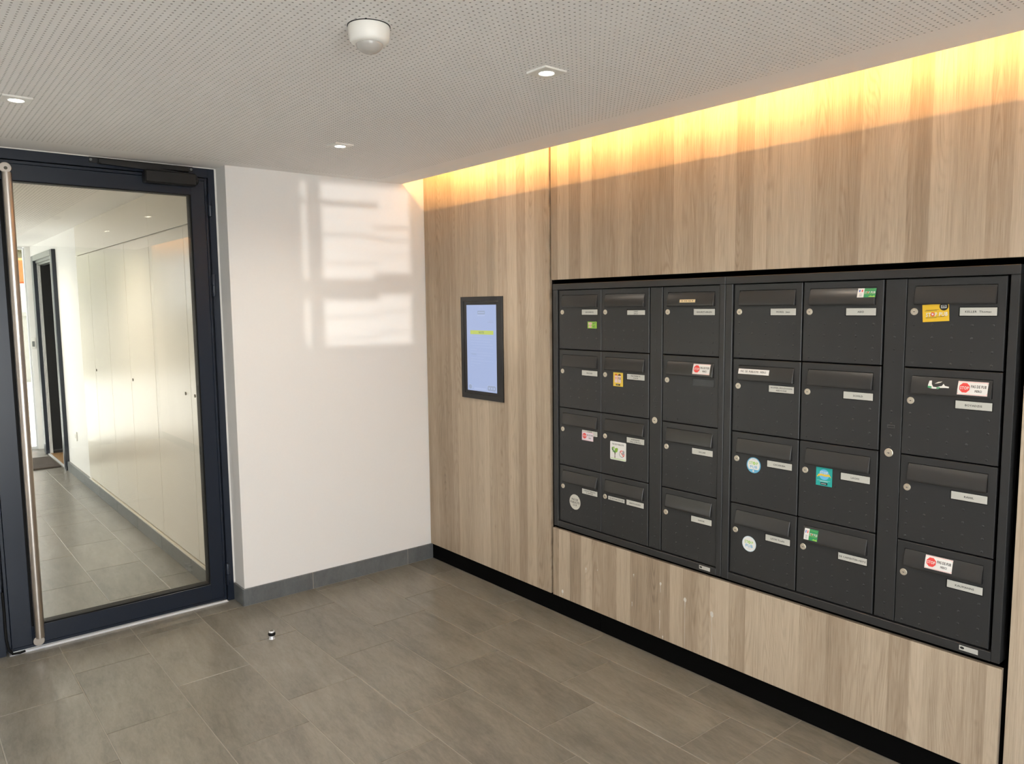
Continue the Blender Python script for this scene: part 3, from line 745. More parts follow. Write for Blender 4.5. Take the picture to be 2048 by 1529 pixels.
NAMES = {(0, 0): ['BOUHRICH'], (1, 0): ['LINET', 'EMILY'], (2, 0): ['GOURST-ARLEN'], (3, 0): ['MOREL  Jean'], (4, 0): ['ABID'], (5, 0): ['KELLER  Thomas'],
         (0, 1): ['FRICKER'], (1, 1): ['MALTREBA N.', 'COLIN'], (2, 1): None, (3, 1): ['HOFFER-MOLDOVAN', 'ABDOUNE'], (4, 1): ['SCHILD'], (5, 1): ['BOYADZIS'],
         (0, 2): ['LOMER', ''], (1, 2): ['HOFFMANN', 'Klaus & Martina'], (2, 2): ['DILLAR'], (3, 2): ['CHORRIBA'], (4, 2): ['LAGAS'], (5, 2): ['RAHIL'],
         (0, 3): ['CABINET MEDICAL', 'Dr BURGET'], (1, 3): ['BARTH-HUHN'], (2, 3): ['HAENE'], (3, 3): ['LATIFI Toufik'], (4, 3): ['DE CARPENTIER-HEITZ'], (5, 3): ['KAUMANNS']}
B = 'grey letter box'
LABELS = {(0, 0): B + ' in the top left corner with a small square green sticker', (1, 0): B + ' in the top row whose name card has slipped down in its holder',
          (2, 0): B + ' in the top row with a cream strip sticker on its flap', (3, 0): B + ' in the top row, fourth from the left, no sticker',
          (4, 0): B + ' in the top row with a green flag sticker on its flap', (5, 0): B + ' in the top right corner with a tilted yellow sticker',
          (0, 1): B + ' in the second row, first from the left, no sticker', (1, 1): B + ' in the second row with an upright yellow sticker beside its nameplate',
          (2, 1): B + ' with an empty nameplate holder and a red stop sticker on its flap', (3, 1): B + ' in the second row with a long white strip on its flap',
          (4, 1): B + ' in the second row, fifth from the left, no sticker', (5, 1): B + ' with torn sticker remains and a red stop sticker on its flap',
          (0, 2): B + ' in the third row with a small stop sticker covering its nameplate', (1, 2): B + ' in the third row with a white sticker showing a tree',
          (2, 2): B + ' in the third row, third from the left, no sticker', (3, 2): B + ' in the third row with a round blue rimmed sticker',
          (4, 2): B + ' in the third row with a square teal sticker', (5, 2): B + ' in the third row at the far right, no sticker',
          (0, 3): B + ' in the bottom row with a round pale sticker of black words', (1, 3): B + ' in the bottom row with a short strip label between lock and nameplate',
          (2, 3): B + ' in the bottom row, third from the left, no sticker', (3, 3): B + ' in the bottom row with a round white sticker',
          (4, 3): B + ' in the bottom row with a small green sticker on its flap', (5, 3): B + ' in the bottom right corner with a red stop sticker on its flap'}
BOX = {}
for r in range(4):
    for c in range(6):
        e = wall_empty('letter_box', -COL[c], ROW[r], DOORX)
        tag(e, LABELS[(c, r)], 'letter box', 'dark grey letter boxes in the timber wall')
        BOX[(c, r)] = e
        link('body', M_BODY, e); d = link('door', M_DOOR, e); link('flap', M_FLAP, e)
        lk = link('lock', M_LOCK, e, (0.0235, 0.1760, 0)); link('keyhole', M_KEY, lk)
        h = link('nameplate_holder', M_HOLD, e)
        if NAMES[(c, r)]:
            dv = -0.0022 if (c, r) == (1, 0) else 0.0
            if (c, r) == (1, 0):
                me = MB().box(0.1565, 0.2575, 0.1637, 0.1838, 0.0006, 0.0013, bev=0.0003).mesh('nameplate', 'plate_silver'); pl = link('nameplate', me, e)
            else: pl = link('nameplate', M_PLATE, e)
            plate_text(pl, [x for x in NAMES[(c, r)] if x] if (c, r) != (0, 2) else ['LOMER'], dv + (0.0065 if (c, r) == (0, 2) else 0), mat='ink' if c > 0 or r else 'ink')

ST = 'sticker'
def st(box, label, fl=False, **kw):
    P = Print(BOX[box], fl, **kw); P.lab = label; return P
def base(P, o): o['label'] = P.lab; P.top = o; return o
def stop_sticker(box, u0, u1, v0, v1, fl, mat='st_white'):
    P = st(box, 'white sticker with a red stop sign, PAS DE PUB MERCI', fl)
    t = base(P, P.rect(ST, u0, u1, v0, v1, mat, 0)); w, h = u1 - u0, v1 - v0
    k = 0.0014; lw = 0.0007
    P.bars('border', [(u0 + k, u1 - k, v0 + k, v0 + k + lw), (u0 + k, u1 - k, v1 - k - lw, v1 - k), (u0 + k, u0 + k + lw, v0 + k, v1 - k), (u1 - k - lw, u1 - k, v0 + k, v1 - k)], 'st_red', 1 + 2 * fl, t)
    ou, ov, R = u0 + w * 0.235, (v0 + v1) / 2 + (0.0015 if not fl else 0.001), min(w * 0.185, h * 0.39)
    P.poly('stop_sign', [(ou + R * math.cos(math.pi / 8 + k2 * math.pi / 4), ov + R * math.sin(math.pi / 8 + k2 * math.pi / 4)) for k2 in range(8)], 'st_red', 2 + 2 * fl, t)
    P.text('STOP', ou, ov, R * 0.62, 'st_white', 3 + 2 * fl, t, width=R * 1.55)
    P.text('PAS DE PUB', u0 + w * 0.70, ov + h * 0.13, h * 0.21, 'ink', 2 + 2 * fl, t, width=w * 0.50)
    P.text('MERCI', u0 + w * 0.70, ov - h * 0.20, h * 0.17, 'ink', 2 + 2 * fl, t, width=w * 0.23)
stop_sticker((2, 1), 0.160, 0.243, 0.210, 0.251, True)
stop_sticker((5, 1), 0.163, 0.246, 0.208, 0.249, True)
stop_sticker((5, 3), 0.091, 0.172, 0.211, 0.252, True)
stop_sticker((0, 2), 0.157, 0.232, 0.139, 0.1795, False, 'st_lavender')
for o_ in BOX[(0, 2)].children:
    if o_.name.startswith(ST): o_.location.z = 0.0007

P = st((0, 0), 'small square green sticker with a red and white STOP PUB panel')
t = base(P, P.rect(ST, 0.195, 0.254, 0.101, 0.132, 'st_green', 0))
P.rect('panel_print', 0.2005, 0.2225, 0.1180, 0.1280, 'st_pink', 1, t); P.rect('panel_print', 0.2025, 0.2205, 0.1050, 0.1145, 'st_pink', 1, t)
P.text('STOP', 0.2115, 0.1232, 0.0048, 'st_red', 2, t, width=0.016); P.text('PUB', 0.2115, 0.1098, 0.0048, 'st_red', 2, t, width=0.012)
P.bars('print_lines', [(0.229, 0.241, 0.1245, 0.1268), (0.229, 0.239, 0.1205, 0.1226), (0.242, 0.247, 0.1250, 0.1290), (0.229, 0.240, 0.1120, 0.1140), (0.229, 0.237, 0.1080, 0.1105), (0.229, 0.246, 0.1040, 0.1062), (0.240, 0.242, 0.1085, 0.1155)], 'st_forest', 1, t)

P = st((2, 0), 'cream strip sticker reading STOP PUB', True)
t = base(P, P.rect(ST, 0.0915, 0.1695, 0.2145, 0.2265, 'st_cream', 0))
P.text('STOP  PUB', 0.1305, 0.2205, 0.0050, 'ink', 3, t, width=0.034)
for u in (0.1045, 0.1565): P.poly('heart', [(u, 0.2180), (u + .0026, 0.2210), (u + .0026, 0.2222), (u + .0013, 0.2230), (u, 0.2220), (u - .0013, 0.2230), (u - .0026, 0.2222), (u - .0026, 0.2210)], 'ink', 3, t)

P = st((1, 1), 'upright yellow sticker with a red and a brown pill shape')
t = base(P, P.rect(ST, 0.0745, 0.1335, 0.1275, 0.1900, 'st_yellow', 0))
for u, top, body in ((0.0925, 'st_orange', 'st_pink'), (0.1125, 'st_brown', 'st_pink')):
    P.rect('pill', u - 0.0085, u + 0.0085, 0.1445, 0.1760, body, 1, t); P.disc('pill_cap', u, 0.1760, 0.0088, 0.0085, top, 2, t, 0, 180, 14)
P.text('STO', 0.0925, 0.1640, 0.0095, 'st_red', 2, t, width=0.0145); P.text('PUB', 0.1125, 0.1640, 0.0110, 'st_brown', 2, t, width=0.0150)
P.rect('black_tag', 0.0910, 0.1165, 0.1315, 0.1385, 'st_black', 1, t); P.bars('print_lines', [(0.0935, 0.1085, 0.1343, 0.1355)], 'st_white', 2, t)

def green_sticker(box, u0, u1, v0, v1):
    P = st(box, 'green sticker reading STOP PUB with a white flag panel', True)
    t = base(P, P.rect(ST, u0, u1, v0, v1, 'st_dkgreen', 0)); w, h = u1 - u0, v1 - v0; s = u0 + w * 0.36
    P.rect('flag_panel', u0, s, v0, v1, 'st_white', 2, t)
    a = u0 + w * 0.08; b = s - w * 0.07; q = (b - a) / 3
    P.rect('flag_blue', a, a + q, v1 - h * 0.40, v1 - h * 0.16, 'st_flagblue', 4, t); P.rect('flag_red', b - q, b, v1 - h * 0.40, v1 - h * 0.16, 'st_red', 4, t)
    P.bars('print_lines', [(a + w * .03, b - w * .03, v0 + h * k, v0 + h * (k + .05)) for k in (.12, .24, .36)], 'st_grey', 4, t)
    P.text('ST', s + w * 0.11, v0 + h * 0.55, h * 0.23, 'st_white', 4, t, width=w * 0.15); P.text('P PUB', s + w * 0.435, v0 + h * 0.55, h * 0.23, 'st_white', 4, t, width=w * 0.36)
    P.disc('print_dot', s + w * 0.215, v0 + h * 0.55, w * 0.03, h * 0.09, 'st_orange', 4, t, n=10)
    P.bars('print_lines', [(s + w * .02, u1 - w * .06, v0 + h * .36, v0 + h * .385), (s + w * .02, u1 - w * .06, v0 + h * .86, v0 + h * .88)], 'st_green', 4, t)
    P.poly('grass', [(s + w * .25, v0 + h * .06), (u1 - w * .02, v0 + h * .03), (u1 - w * .05, v0 + h * .22), (s + w * .48, v0 + h * .12), (s + w * .38, v0 + h * .2)], 'st_lightgreen', 4, t)
green_sticker((4, 0), 0.196, 0.257, 0.2235, 0.2535)
green_sticker((4, 3), 0.0310, 0.0825, 0.2085, 0.2480)

P = st((3, 1), 'long white strip reading PAS DE PUBLICITE. MERCI', True)
t = base(P, P.rect(ST, 0.0280, 0.1590, 0.2245, 0.2440, 'st_white', 0)); P.text('PAS  DE  PUBLICITE.  MERCI', 0.0925, 0.2350, 0.0072, 'ink', 3, t, width=0.108)

P = st((1, 2), 'white sticker with a green tree and a forbidden sign')
t = base(P, P.rect(ST, 0.0565, 0.1535, 0.0740, 0.1585, 'st_white', 0, rad=0.005))
P.text('PAS DE PUBLICITE', 0.105, 0.1465, 0.0075, 'ink', 1, t, width=0.070)
for (u, v, a, b, m) in ((0.0705, 0.1240, 0.0040, 0.0085, 'st_forest'), (0.0760, 0.1150, 0.0040, 0.0070, 'st_forest'), (0.0790, 0.1290, 0.0045, 0.0060, 'st_green'), (0.0930, 0.1190, 0.0095, 0.0105, 'st_green'), (0.0855, 0.1110, 0.0060, 0.0060, 'st_forest'), (0.0990, 0.1235, 0.0050, 0.0070, 'st_lightgreen')):
    P.disc('tree_crown', u, v, a, b, m, 1, t, n=12)
P.poly('tree_trunk', [(0.0835, 0.0830), (0.0885, 0.0830), (0.0880, 0.0960), (0.0910, 0.1100), (0.0870, 0.1060), (0.0830, 0.1080), (0.0850, 0.0960)], 'st_brown', 2, t)
P.ring('forbidden_ring', 0.1275, 0.1060, 0.0125, 0.0160, 'st_red', 1, t, a0=-60, a1=130); P.ring('forbidden_ring', 0.1275, 0.1060, 0.0125, 0.0160, 'st_grey', 1, t, a0=130, a1=300)
P.poly('forbidden_bar', [(0.1165, 0.1150), (0.1190, 0.1172), (0.1390, 0.0972), (0.1365, 0.0950)], 'st_red', 2, t)
P.poly('paper', [(0.1290, 0.1060), (0.1330, 0.1170), (0.1380, 0.1250), (0.1410, 0.1190), (0.1450, 0.1200), (0.1420, 0.1080), (0.1380, 0.1020)], 'st_grey', 3, t)
P.bars('ground_line', [(0.060, 0.150, 0.0795, 0.0812), (0.075, 0.150, 0.0768, 0.0776)], 'st_lightgreen', 1, t)

P = st((0, 3), 'round pale sticker reading PAS DE PUBLICITE S.V.P.')
t = base(P, P.disc(ST, 0.1080, 0.1110, 0.0375, 0.0375, 'st_beige', 0))
P.text('PAS DE', 0.1075, 0.1235, 0.0100, 'ink', 1, t, width=0.043); P.text('PUBLICITE', 0.1080, 0.1095, 0.0105, 'ink', 1, t, width=0.062); P.text('S.V.P.', 0.1090, 0.0955, 0.0095, 'ink', 1, t, width=0.028)

P = st((1, 3), 'short strip label reading PAS DE PUBLICITE SVP')
t = base(P, P.rect(ST, 0.0450, 0.1450, 0.1670, 0.1835, 'plate_silver', 0)); P.text('PAS DE PUBLICITE SVP', 0.095, 0.1752, 0.0062, 'ink', 1, t, width=0.086)

P = st((3, 2), 'round white sticker with a blue rim reading STOP PUB')
t = base(P, P.disc(ST, 0.0995, 0.1600, 0.0305, 0.0305, 'st_blue', 0)); P.disc('white_field', 0.0995, 0.1610, 0.0262, 0.0262, 'st_white', 1, t)
P.disc('blue_foot', 0.0995, 0.1600, 0.0285, 0.0285, 'st_blue', 2, t, 215, 325, 14); P.disc('white_dot', 0.0985, 0.1375, 0.0040, 0.0042, 'st_white', 3, t, n=12)
P.text('ST', 0.0880, 0.1685, 0.0110, 'st_lightgreen', 2, t, width=0.0150); P.ring('leaf_ring', 0.1015, 0.1680, 0.0022, 0.0058, 'st_lightgreen', 2, t); P.text('P', 0.1145, 0.1680, 0.0110, 'st_lightgreen', 2, t, width=0.0080)
P.text('PUB', 0.0995, 0.1535, 0.0105, 'st_blue', 2, t, width=0.0310); P.bars('print_lines', [(0.092, 0.107, 0.1825, 0.1835)], 'st_grey', 2, t)
P = st((3, 3), 'round white sticker reading STOP PUB in green and blue')
t = base(P, P.disc(ST, 0.0865, 0.1325, 0.0305, 0.0305, 'st_pale', 0)); P.disc('white_field', 0.0865, 0.1325, 0.0268, 0.0268, 'st_white', 1, t)
P.text('ST', 0.0745, 0.1400, 0.0115, 'st_lightgreen', 2, t, width=0.0155); P.ring('leaf_ring', 0.0880, 0.1395, 0.0022, 0.0058, 'st_lightgreen', 2, t); P.text('P', 0.1010, 0.1395, 0.0110, 'st_lightgreen', 2, t, width=0.0075)
P.text('PUB', 0.0870, 0.1250, 0.0120, 'st_blue', 2, t, width=0.0320); P.bars('print_lines', [(0.079, 0.094, 0.1125, 0.1135)], 'st_ring', 2, t)

P = st((4, 2), 'square teal sticker with a yellow ribbon reading STOP')
t = base(P, P.rect(ST, 0.0660, 0.1260, 0.1295, 0.1945, 'st_teal', 0)); P.disc('blue_disc', 0.0960, 0.1700, 0.0190, 0.0190, 'st_ltblue', 1, t)
P.text('STOP', 0.0955, 0.1770, 0.0095, 'st_white', 2, t, width=0.0280)
P.poly('ribbon', [(0.0690, 0.1620), (0.0740, 0.1590), (0.0735, 0.1625), (0.0860, 0.1655), (0.1000, 0.1635), (0.1175, 0.1655), (0.1220, 0.1600), (0.1205, 0.1660), (0.1165, 0.1705), (0.1160, 0.1735), (0.1000, 0.1710), (0.0860, 0.1725), (0.0745, 0.1700), (0.0740, 0.1670)], 'st_yellow', 3, t)
P.bars('print_lines', [(0.0700, 0.1190, 0.1475, 0.1482), (0.080, 0.110, 0.1445, 0.1458)], 'st_pale', 1, t)
P.rect('black_tag', 0.0830, 0.1090, 0.1330, 0.1415, 'st_black', 1, t); P.bars('print_lines', [(0.0850, 0.1040, 0.1362, 0.1378)], 'st_white', 2, t)

P = st((5, 0), 'tilted yellow STOP PUB sticker with a black round tag', rot=math.radians(3.5), org=(0.088, 0.172))
t = base(P, P.rect(ST, 0.0490, 0.1268, 0.1450, 0.1990, 'st_amber', 0))
P.text('ST', 0.0660, 0.1675, 0.0125, 'st_white', 1, t, width=0.0150, slant=0.1); P.disc('stop_disc', 0.0790, 0.1680, 0.0058, 0.0064, 'st_red', 1, t, n=18); P.disc('stop_eye', 0.0790, 0.1680, 0.0030, 0.0032, 'st_white', 2, t, n=12)
P.text('P PUB', 0.1035, 0.1675, 0.0125, 'st_white', 1, t, width=0.0370, slant=0.1)
P.bars('print_lines', [(0.056, 0.092, 0.1785, 0.1797), (0.060, 0.098, 0.1815, 0.1825), (0.058, 0.090, 0.1565, 0.1575), (0.060, 0.112, 0.1590, 0.1600), (0.100, 0.118, 0.1605, 0.1613)], 'st_brown', 1, t)
P.disc('black_tag', 0.1125, 0.1905, 0.0128, 0.0125, 'st_black', 2, t); P.bars('print_lines', [(0.104, 0.120, 0.1935, 0.1942), (0.104, 0.120, 0.1855, 0.1868), (0.1045, 0.106, 0.1868, 0.1935), (0.118, 0.1195, 0.1868, 0.1935), (0.108, 0.116, 0.189, 0.1905)], 'st_white', 3, t)

P = st((5, 1), 'torn remains of a white and green sticker', True)
t = base(P, P.poly('torn_sticker', [(0.0770, 0.2225), (0.0775, 0.2320), (0.0800, 0.2440), (0.0870, 0.2450), (0.0880, 0.2340), (0.0930, 0.2260), (0.1040, 0.2255), (0.1130, 0.2290), (0.1180, 0.2300), (0.1220, 0.2370), (0.1270, 0.2310), (0.1390, 0.2290), (0.1385, 0.2245), (0.1300, 0.2250), (0.1150, 0.2240), (0.1080, 0.2205), (0.0930, 0.2200)], 'st_white', 2))
P.poly('torn_sticker', [(0.0960, 0.2360), (0.1060, 0.2420), (0.1180, 0.2440), (0.1130, 0.2400), (0.1040, 0.2370)], 'st_beige', 2)
P.poly('green_scrap', [(0.0772, 0.2225), (0.0772, 0.2280), (0.0880, 0.2275), (0.0890, 0.2215)], 'st_dkgreen', 4, t); P.poly('green_scrap', [(0.1030, 0.2205), (0.1035, 0.2250), (0.1130, 0.2260), (0.1140, 0.2225)], 'st_dkgreen', 4, t)

# the two frames that hold the boxes
def bank(u0, label, post_u, logo_u):
    e = wall_empty('letter_box_bank', -u0, 0.457, 0.0)
    tag(e, label, 'letter box bank', 'dark grey banks of letter boxes')
    u1 = 0.985 if u0 < 2 else 0.9925
    F0, F1 = -0.25, 0.0030
    Z = lambda z: z - 0.457
    MB().box(0, u1 - 0.0005, Z(1.6265), Z(1.655), -0.05, F1 + 0.0012, bev=0.0014).build('top_rail', 'anthracite', e)
    MB().box(0.0325, u1 - 0.0255, Z(0.457), Z(0.4860), -0.05, F1, bev=0.0012).build('bottom_rail', 'anthracite', e)
    for a, b in ((0.0005, 0.0320), (u1 - 0.0250, u1 - 0.0008)):
        MB().box(a, b, Z(0.4575), Z(1.6262), -0.05, F1, bev=0.0014).build('stile', 'anthracite', e)
    # narrow service post with its own lock
    pu0, pu1 = post_u - u0, post_u - u0 + 0.0655
    mb = MB(); c = 0.0011; v0, v1 = Z(0.4905), Z(1.6235)
    ring_loops(mb, [rc(pu0, pu1, v0, v1, -0.02), rc(pu0, pu1, v0, v1, -0.003 - c), rc(pu0 + c, pu1 - c, v0 + c, v1 - c, -0.003)])
    b = len(mb.v) - 4; mb.f.append((b, b + 1, b + 2, b + 3))
    k = len(mb.v); n0 = len(mb.v)
    for r in range(4):
        for v in DOT_V: dome(mb, (pu0 + pu1) / 2, ROW[r] + v - 0.457)
    mb.v = mb.v[:n0] + [(x, y, z - 0.003) for x, y, z in mb.v[n0:]]
    post = mb.build('service_post', 'anthracite', e, 25)
    lk = link('lock', M_LOCK, e, (post_u - u0 + 0.0290, Z(1.0555), -0.003)); link('keyhole', M_KEY, lk); lk.scale = (1.25, 1.25, 1.0)
    # pressed maker's oblong above the lock
    um, vm = (pu0 + pu1) / 2, Z(1.143)
    ring = MB(); ring_loops(ring, [rc(um - .0125, um + .0125, vm - .0055, vm + .0055, -0.0028), rc(um - .0112, um + .0112, vm - .0043, vm + .0043, -0.0021), rc(um - .0100, um + .0100, vm - .0031, vm + .0031, -0.0028)])
    ring.build('pressed_mark', 'anthracite', post)
    # dark backing behind the door gaps
    MB().box(0.0322, u1 - 0.0252, Z(0.4862), Z(1.6262), -0.285, -0.27).build('back_sheet', 'black_board', e)
    # rating label on the bottom rail
    lu = logo_u - u0
    pl = MB().box(lu, lu + 0.053, Z(0.4655), Z(0.4805), F1, F1 + 0.0005).build('maker_label', 'plate_silver', e); pl['label'] = 'small silver label with a dark oval'
    Q = Print(pl); w_ = F1 + 0.0007
    Q.w = lambda v, lay: w_
    Q.disc('oval', lu + 0.0085, Z(0.4735), 0.0062, 0.0040, 'ink', 0, pl, n=16)
    Q.bars('print_lines', [(lu + 0.018, lu + 0.050, Z(0.4770 - 0.0026 * i), Z(0.4775 - 0.0026 * i)) for i in range(4)], 'st_grey', 0, pl)
    return e
bank(1.131, 'dark grey metal frame around the left half of the letter boxes', 1.7375, 2.012)
bank(2.117, 'dark grey metal frame around the right half of the letter boxes', 2.7265, 2.9965)

# ------------------------------------------------------------------ notice screen
sc = wall_empty('notice_screen', -0.557, 1.0395, 0.0)
tag(sc, 'tall black framed digital notice screen on the left timber panel', 'screen')
hw, hh = 0.1865, 0.5650
mb = MB(); iu0, iu1, iv0, iv1 = -0.158, 0.154, 0.0290, 0.5400
ring_loops(mb, [rc(-hw, hw, 0, hh, 0.0), rc(-hw, hw, 0, hh, 0.0075), rc(-hw + .001, hw - .001, .001, hh - .001, 0.0085), rc(iu0, iu1, iv0, iv1, 0.0085), rc(iu0, iu1, iv0, iv1, 0.0040)])
mb.build('frame', 'closer_black', sc)
MB().box(iu0 + 0.0015, iu1 - 0.0015, iv0 + 0.0015, iv1 - 0.0015, 0.0005, 0.0070).build('bezel', 'closer_black', sc)
du0, du1, dv0, dv1 = -0.1310, 0.1340, 0.0455, 0.5205
dsp = MB().box(du0, du1, dv0, dv1, 0.0065, 0.0074).build('display', 'screen_glow', sc); dsp['label'] = 'pale blue lit display with a yellow green note bar'
Q = Print(sc); Q.w = lambda v, lay: 0.0077 + 0.0002 * lay
Q.rect('note_bar', -0.098, 0.109, 0.3595, 0.3810, 'screen_bar', 0, dsp, rad=0.003); Q.text('NOTE', 0.003, 0.3705, 0.0115, 'screen_dark', 1, dsp, width=0.046)
Q.ring('logo', 0.003, 0.4930, 0.017, 0.0185, 'screen_pale', 0, dsp, a0=0, a1=180); Q.rect('logo_plate', -0.030, 0.036, 0.4690, 0.4880, 'screen_grey', 0, dsp, rad=0.004); Q.bars('print_lines', [(-0.030, 0.036, 0.4600, 0.4660)], 'screen_pale', 0, dsp)
Q.bars('print_lines', [(-0.026, 0.032, 0.4760, 0.4810)], 'screen_pale', 1, dsp)
Q.bars('print_lines', [(0.060, 0.110, 0.4250, 0.4265), (0.072, 0.110, 0.4330, 0.4342)], 'screen_grey', 0, dsp)
rows = []
for i, (a, b) in enumerate(((-.096, -.01), (-.090, .10), (-.096, .08), (-.096, .10), (-.08, .106), (-.096, -.04), (-.096, .108), (-.03, .09), (-.096, .02), (-.096, .107), (-.096, -.01), (-.096, -.07))):
    rows.append((a, b, 0.3480 - 0.0150 * i, 0.3500 - 0.0150 * i))
Q.bars('print_lines', rows, 'screen_pale', 0, dsp)
Q.bars('print_lines', [(-0.096, -0.045, 0.2515, 0.2530), (-0.09, -0.045, 0.2465, 0.2477)], 'screen_grey', 0, dsp)
Q.disc('button', -0.105, 0.0655, 0.019, 0.016, 'screen_pale', 0, dsp, n=20); Q.disc('button', -0.105, 0.0655, 0.015, 0.013, 'screen_grey', 1, dsp, n=20)
Q.rect('button_row', 0.047, 0.131, 0.0500, 0.0850, 'screen_pale', 0, dsp, rad=0.012); Q.rect('button_row', 0.052, 0.127, 0.0530, 0.0820, 'screen_grey', 1, dsp, rad=0.010)
Q.bars('print_lines', [(-0.07, 0.04, 0.0540, 0.0640)], 'screen_pale', 0, dsp)
for u in (0.068, 0.089, 0.110): Q.disc('button', u, 0.0675, 0.006, 0.006, 'screen_pale', 2, dsp, n=12)

# ------------------------------------------------------------------ corridor behind the glass
CX = -1.205
tag(MB().box(CX, -1.163, 0.2, 3.5, H - 0.004, T + 0.05).box(CX, -1.0, 3.502, 4.62, 0.0, H).box(CX, -1.0, 5.68, 6.25, 0, H).box(CX, -1.0, 4.62, 5.68, 2.10, H).box(CX + 0.02, -1.0, 0.2, 3.502, 0, H).build('wall_right', 'white_paint'),
    'white painted right wall of the corridor seen through the glass', 'wall', kind='structure')
tag(MB().box(-2.90, -2.75, 0.2, 3.4, 0, 2.6).box(-2.90, -2.75, 3.4, 6.2, 2.2, 2.6).build('wall_left', 'white_paint'), 'white painted left wall of the corridor with a wide opening, out of view', 'wall', kind='structure')
def cupboard(y0, ym, y1, label, locks, name='wall_cupboard'):
    e = empty(name, (CX, (y0 + y1) / 2, 0.0)); oy = (y0 + y1) / 2
    tag(e, label, 'cupboard', 'white built in cupboards along the corridor')
    MB().box(0.004, 0.018, y0 - oy, y1 - oy, 0.105, H - 0.006).build('carcass', 'closet_white', e)
    for a, b in ((y0, ym), (ym, y1)):
        d = MB().box(-0.014, 0.004, a - oy + 0.002, b - oy - 0.002, 0.115, 2.007, bev=0.0008).build('door', 'closet_white', e)
        for ly in locks:
            if a < ly < b: MB().lathe([(0.0095, 0.0), (0.0095, -0.003), (0.007, -0.004)], 'x', (-0.014, ly - oy, 1.075), 16).build('lock', 'dark_metal', d)
    MB().box(-0.0135, 0.004, y0 - oy + 0.001, y1 - oy - 0.001, 2.015, H - 0.001, bev=0.0006).build('fascia', 'closet_white', e)
cupboard(0.205, 0.540, 1.243, 'white cupboard in the corridor nearest the glass door, two locks', (0.471, 0.639))
cupboard(1.243, 1.865, 2.450, 'white cupboard in the middle of the corridor wall', (1.815,))
cupboard(2.450, 2.998, 3.500, 'white cupboard at the far end of the row, by the socket', (2.963,))
bc = MB().box(CX - 0.004, CX, 0.2, 4.52, 0.0, 0.092).build('baseboard_corridor', 'grout'); tag(bc, 'grey tiled skirting along the corridor cupboards', 'skirting', kind='structure')
yy = [0.2, 0.688, 1.293, 1.898, 2.503, 3.108, 3.713, 4.318, 4.515]
for a, b in zip(yy[:-1], yy[1:]):
    o = MB().box(-0.009, 0.009, -(b - a) / 2 + 0.0015, (b - a) / 2 - 0.0015, -0.046, 0.046, bev=0.0012).build('skirting_tile', 'skirting_tile', bc); o.location = (CX - 0.013, (a + b) / 2, 0.0465)
MB().box(CX - 0.021, CX + 0.003, 0.2, 3.5, 0.0935, 0.1035).build('plinth_strip', 'closet_white', bc)
so = empty('wall_socket', (CX, 4.093, 0.395)); tag(so, 'white wall socket above the skirting in the corridor', 'socket')
MB().box(-0.009, 0.0, -0.042, 0.042, -0.042, 0.042, bev=0.002).build('plate', 'plug_white', so); MB().lathe([(0.024, 0.0), (0.024, -0.0015), (0.018, -0.0015)], 'x', (-0.009, 0, 0), 20, True, True).build('insert', 'plate_silver', so)
# doorway to a dark room
d2 = empty('door_2', (CX, 5.15, 0)); tag(d2, 'dark doorway with a grey metal frame at the end of the corridor', 'door', kind='structure')
MB().box(-0.035, 0.03, -0.62, -0.53, 0, 2.14, bev=0.003).box(-0.035, 0.03, 0.53, 0.66, 0, 2.14, bev=0.003).build('jamb', 'door_metal', d2)
MB().box(-0.035, 0.03, -0.53, 0.53, 2.085, 2.14, bev=0.002).box(-0.01, 0.05, -0.53, 0.53, 2.06, 2.085).box(0.01, 0.07, -0.53, 0.53, 2.04, 2.06).build('head', 'frame_grey', d2)
MB().box(-0.0365, -0.0345, -0.540, -0.5305, 0, 2.08).build('edge_trim', 'aluminium', d2)
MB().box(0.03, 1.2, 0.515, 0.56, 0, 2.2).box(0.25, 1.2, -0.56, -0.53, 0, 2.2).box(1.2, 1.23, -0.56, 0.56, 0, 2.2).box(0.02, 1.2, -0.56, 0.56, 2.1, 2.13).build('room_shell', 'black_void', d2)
MB().box(0.0, 1.2, -0.53, 0.53, -0.01, 0.004).build('room_floor', 'oak_floor', d2); MB().box(-0.02, 0.0, -0.53, 0.53, 0, 0.006).build('threshold', 'aluminium', d2)
cm = boxo('coir_mat', 'coir', (-2.25, -1.245, 4.76, 5.43, 0.0005, 0.017), bev=0.004); tag(cm, 'dark brown coir doormat at the end of the corridor', 'doormat')
# glazed end
w4 = empty('window_4', (-2.85, 4.8, 0)); tag(w4, 'glazing with an added dimming tint in the left wall of the corridor, out of view', 'window', kind='structure')
MB().box(-0.004, 0.004, -1.4, 1.4, 0.0, 2.2).build('glass_pane', 'dimming_glass', w4); MB().box(-0.03, 0.03, -0.03, 0.03, 0.0, 2.2).build('mullion', 'aluminium', w4)
w3 = empty('window_3', (-1.95, 6.14, 0)); tag(w3, 'glazed end of the corridor looking on to a sunlit yard', 'window', kind='structure')
mb = MB()
for b in ((-0.72, -0.66, 0, 2.25), (0.680, 0.695, 0, 2.25)): mb.box(b[0], b[1], -0.03, 0.03, b[2], b[3])
mb.box(-0.66, 0.68, -0.03, 0.03, 2.235, 2.26).box(-0.66, 0.68, -0.03, 0.03, 0, 0.03).build('frame', 'aluminium', w3)
MB().box(-0.659, 0.679, -0.004, 0.004, 0.03, 2.235).build('glass_pane', 'dimming_glass', w3)
tag(MB().box(-1.254, CX, 6.08, 6.25, 0, H).box(-2.75, -2.67, 6.08, 6.25, 0, H).build('wall_end', 'white_paint'), 'white painted return beside the glazed corridor end', 'wall', kind='structure')
wp = empty('wall_switch', (-1.235, 6.08, 1.20)); tag(wp, 'small white switch plate beside the glazed corridor end', 'switch')
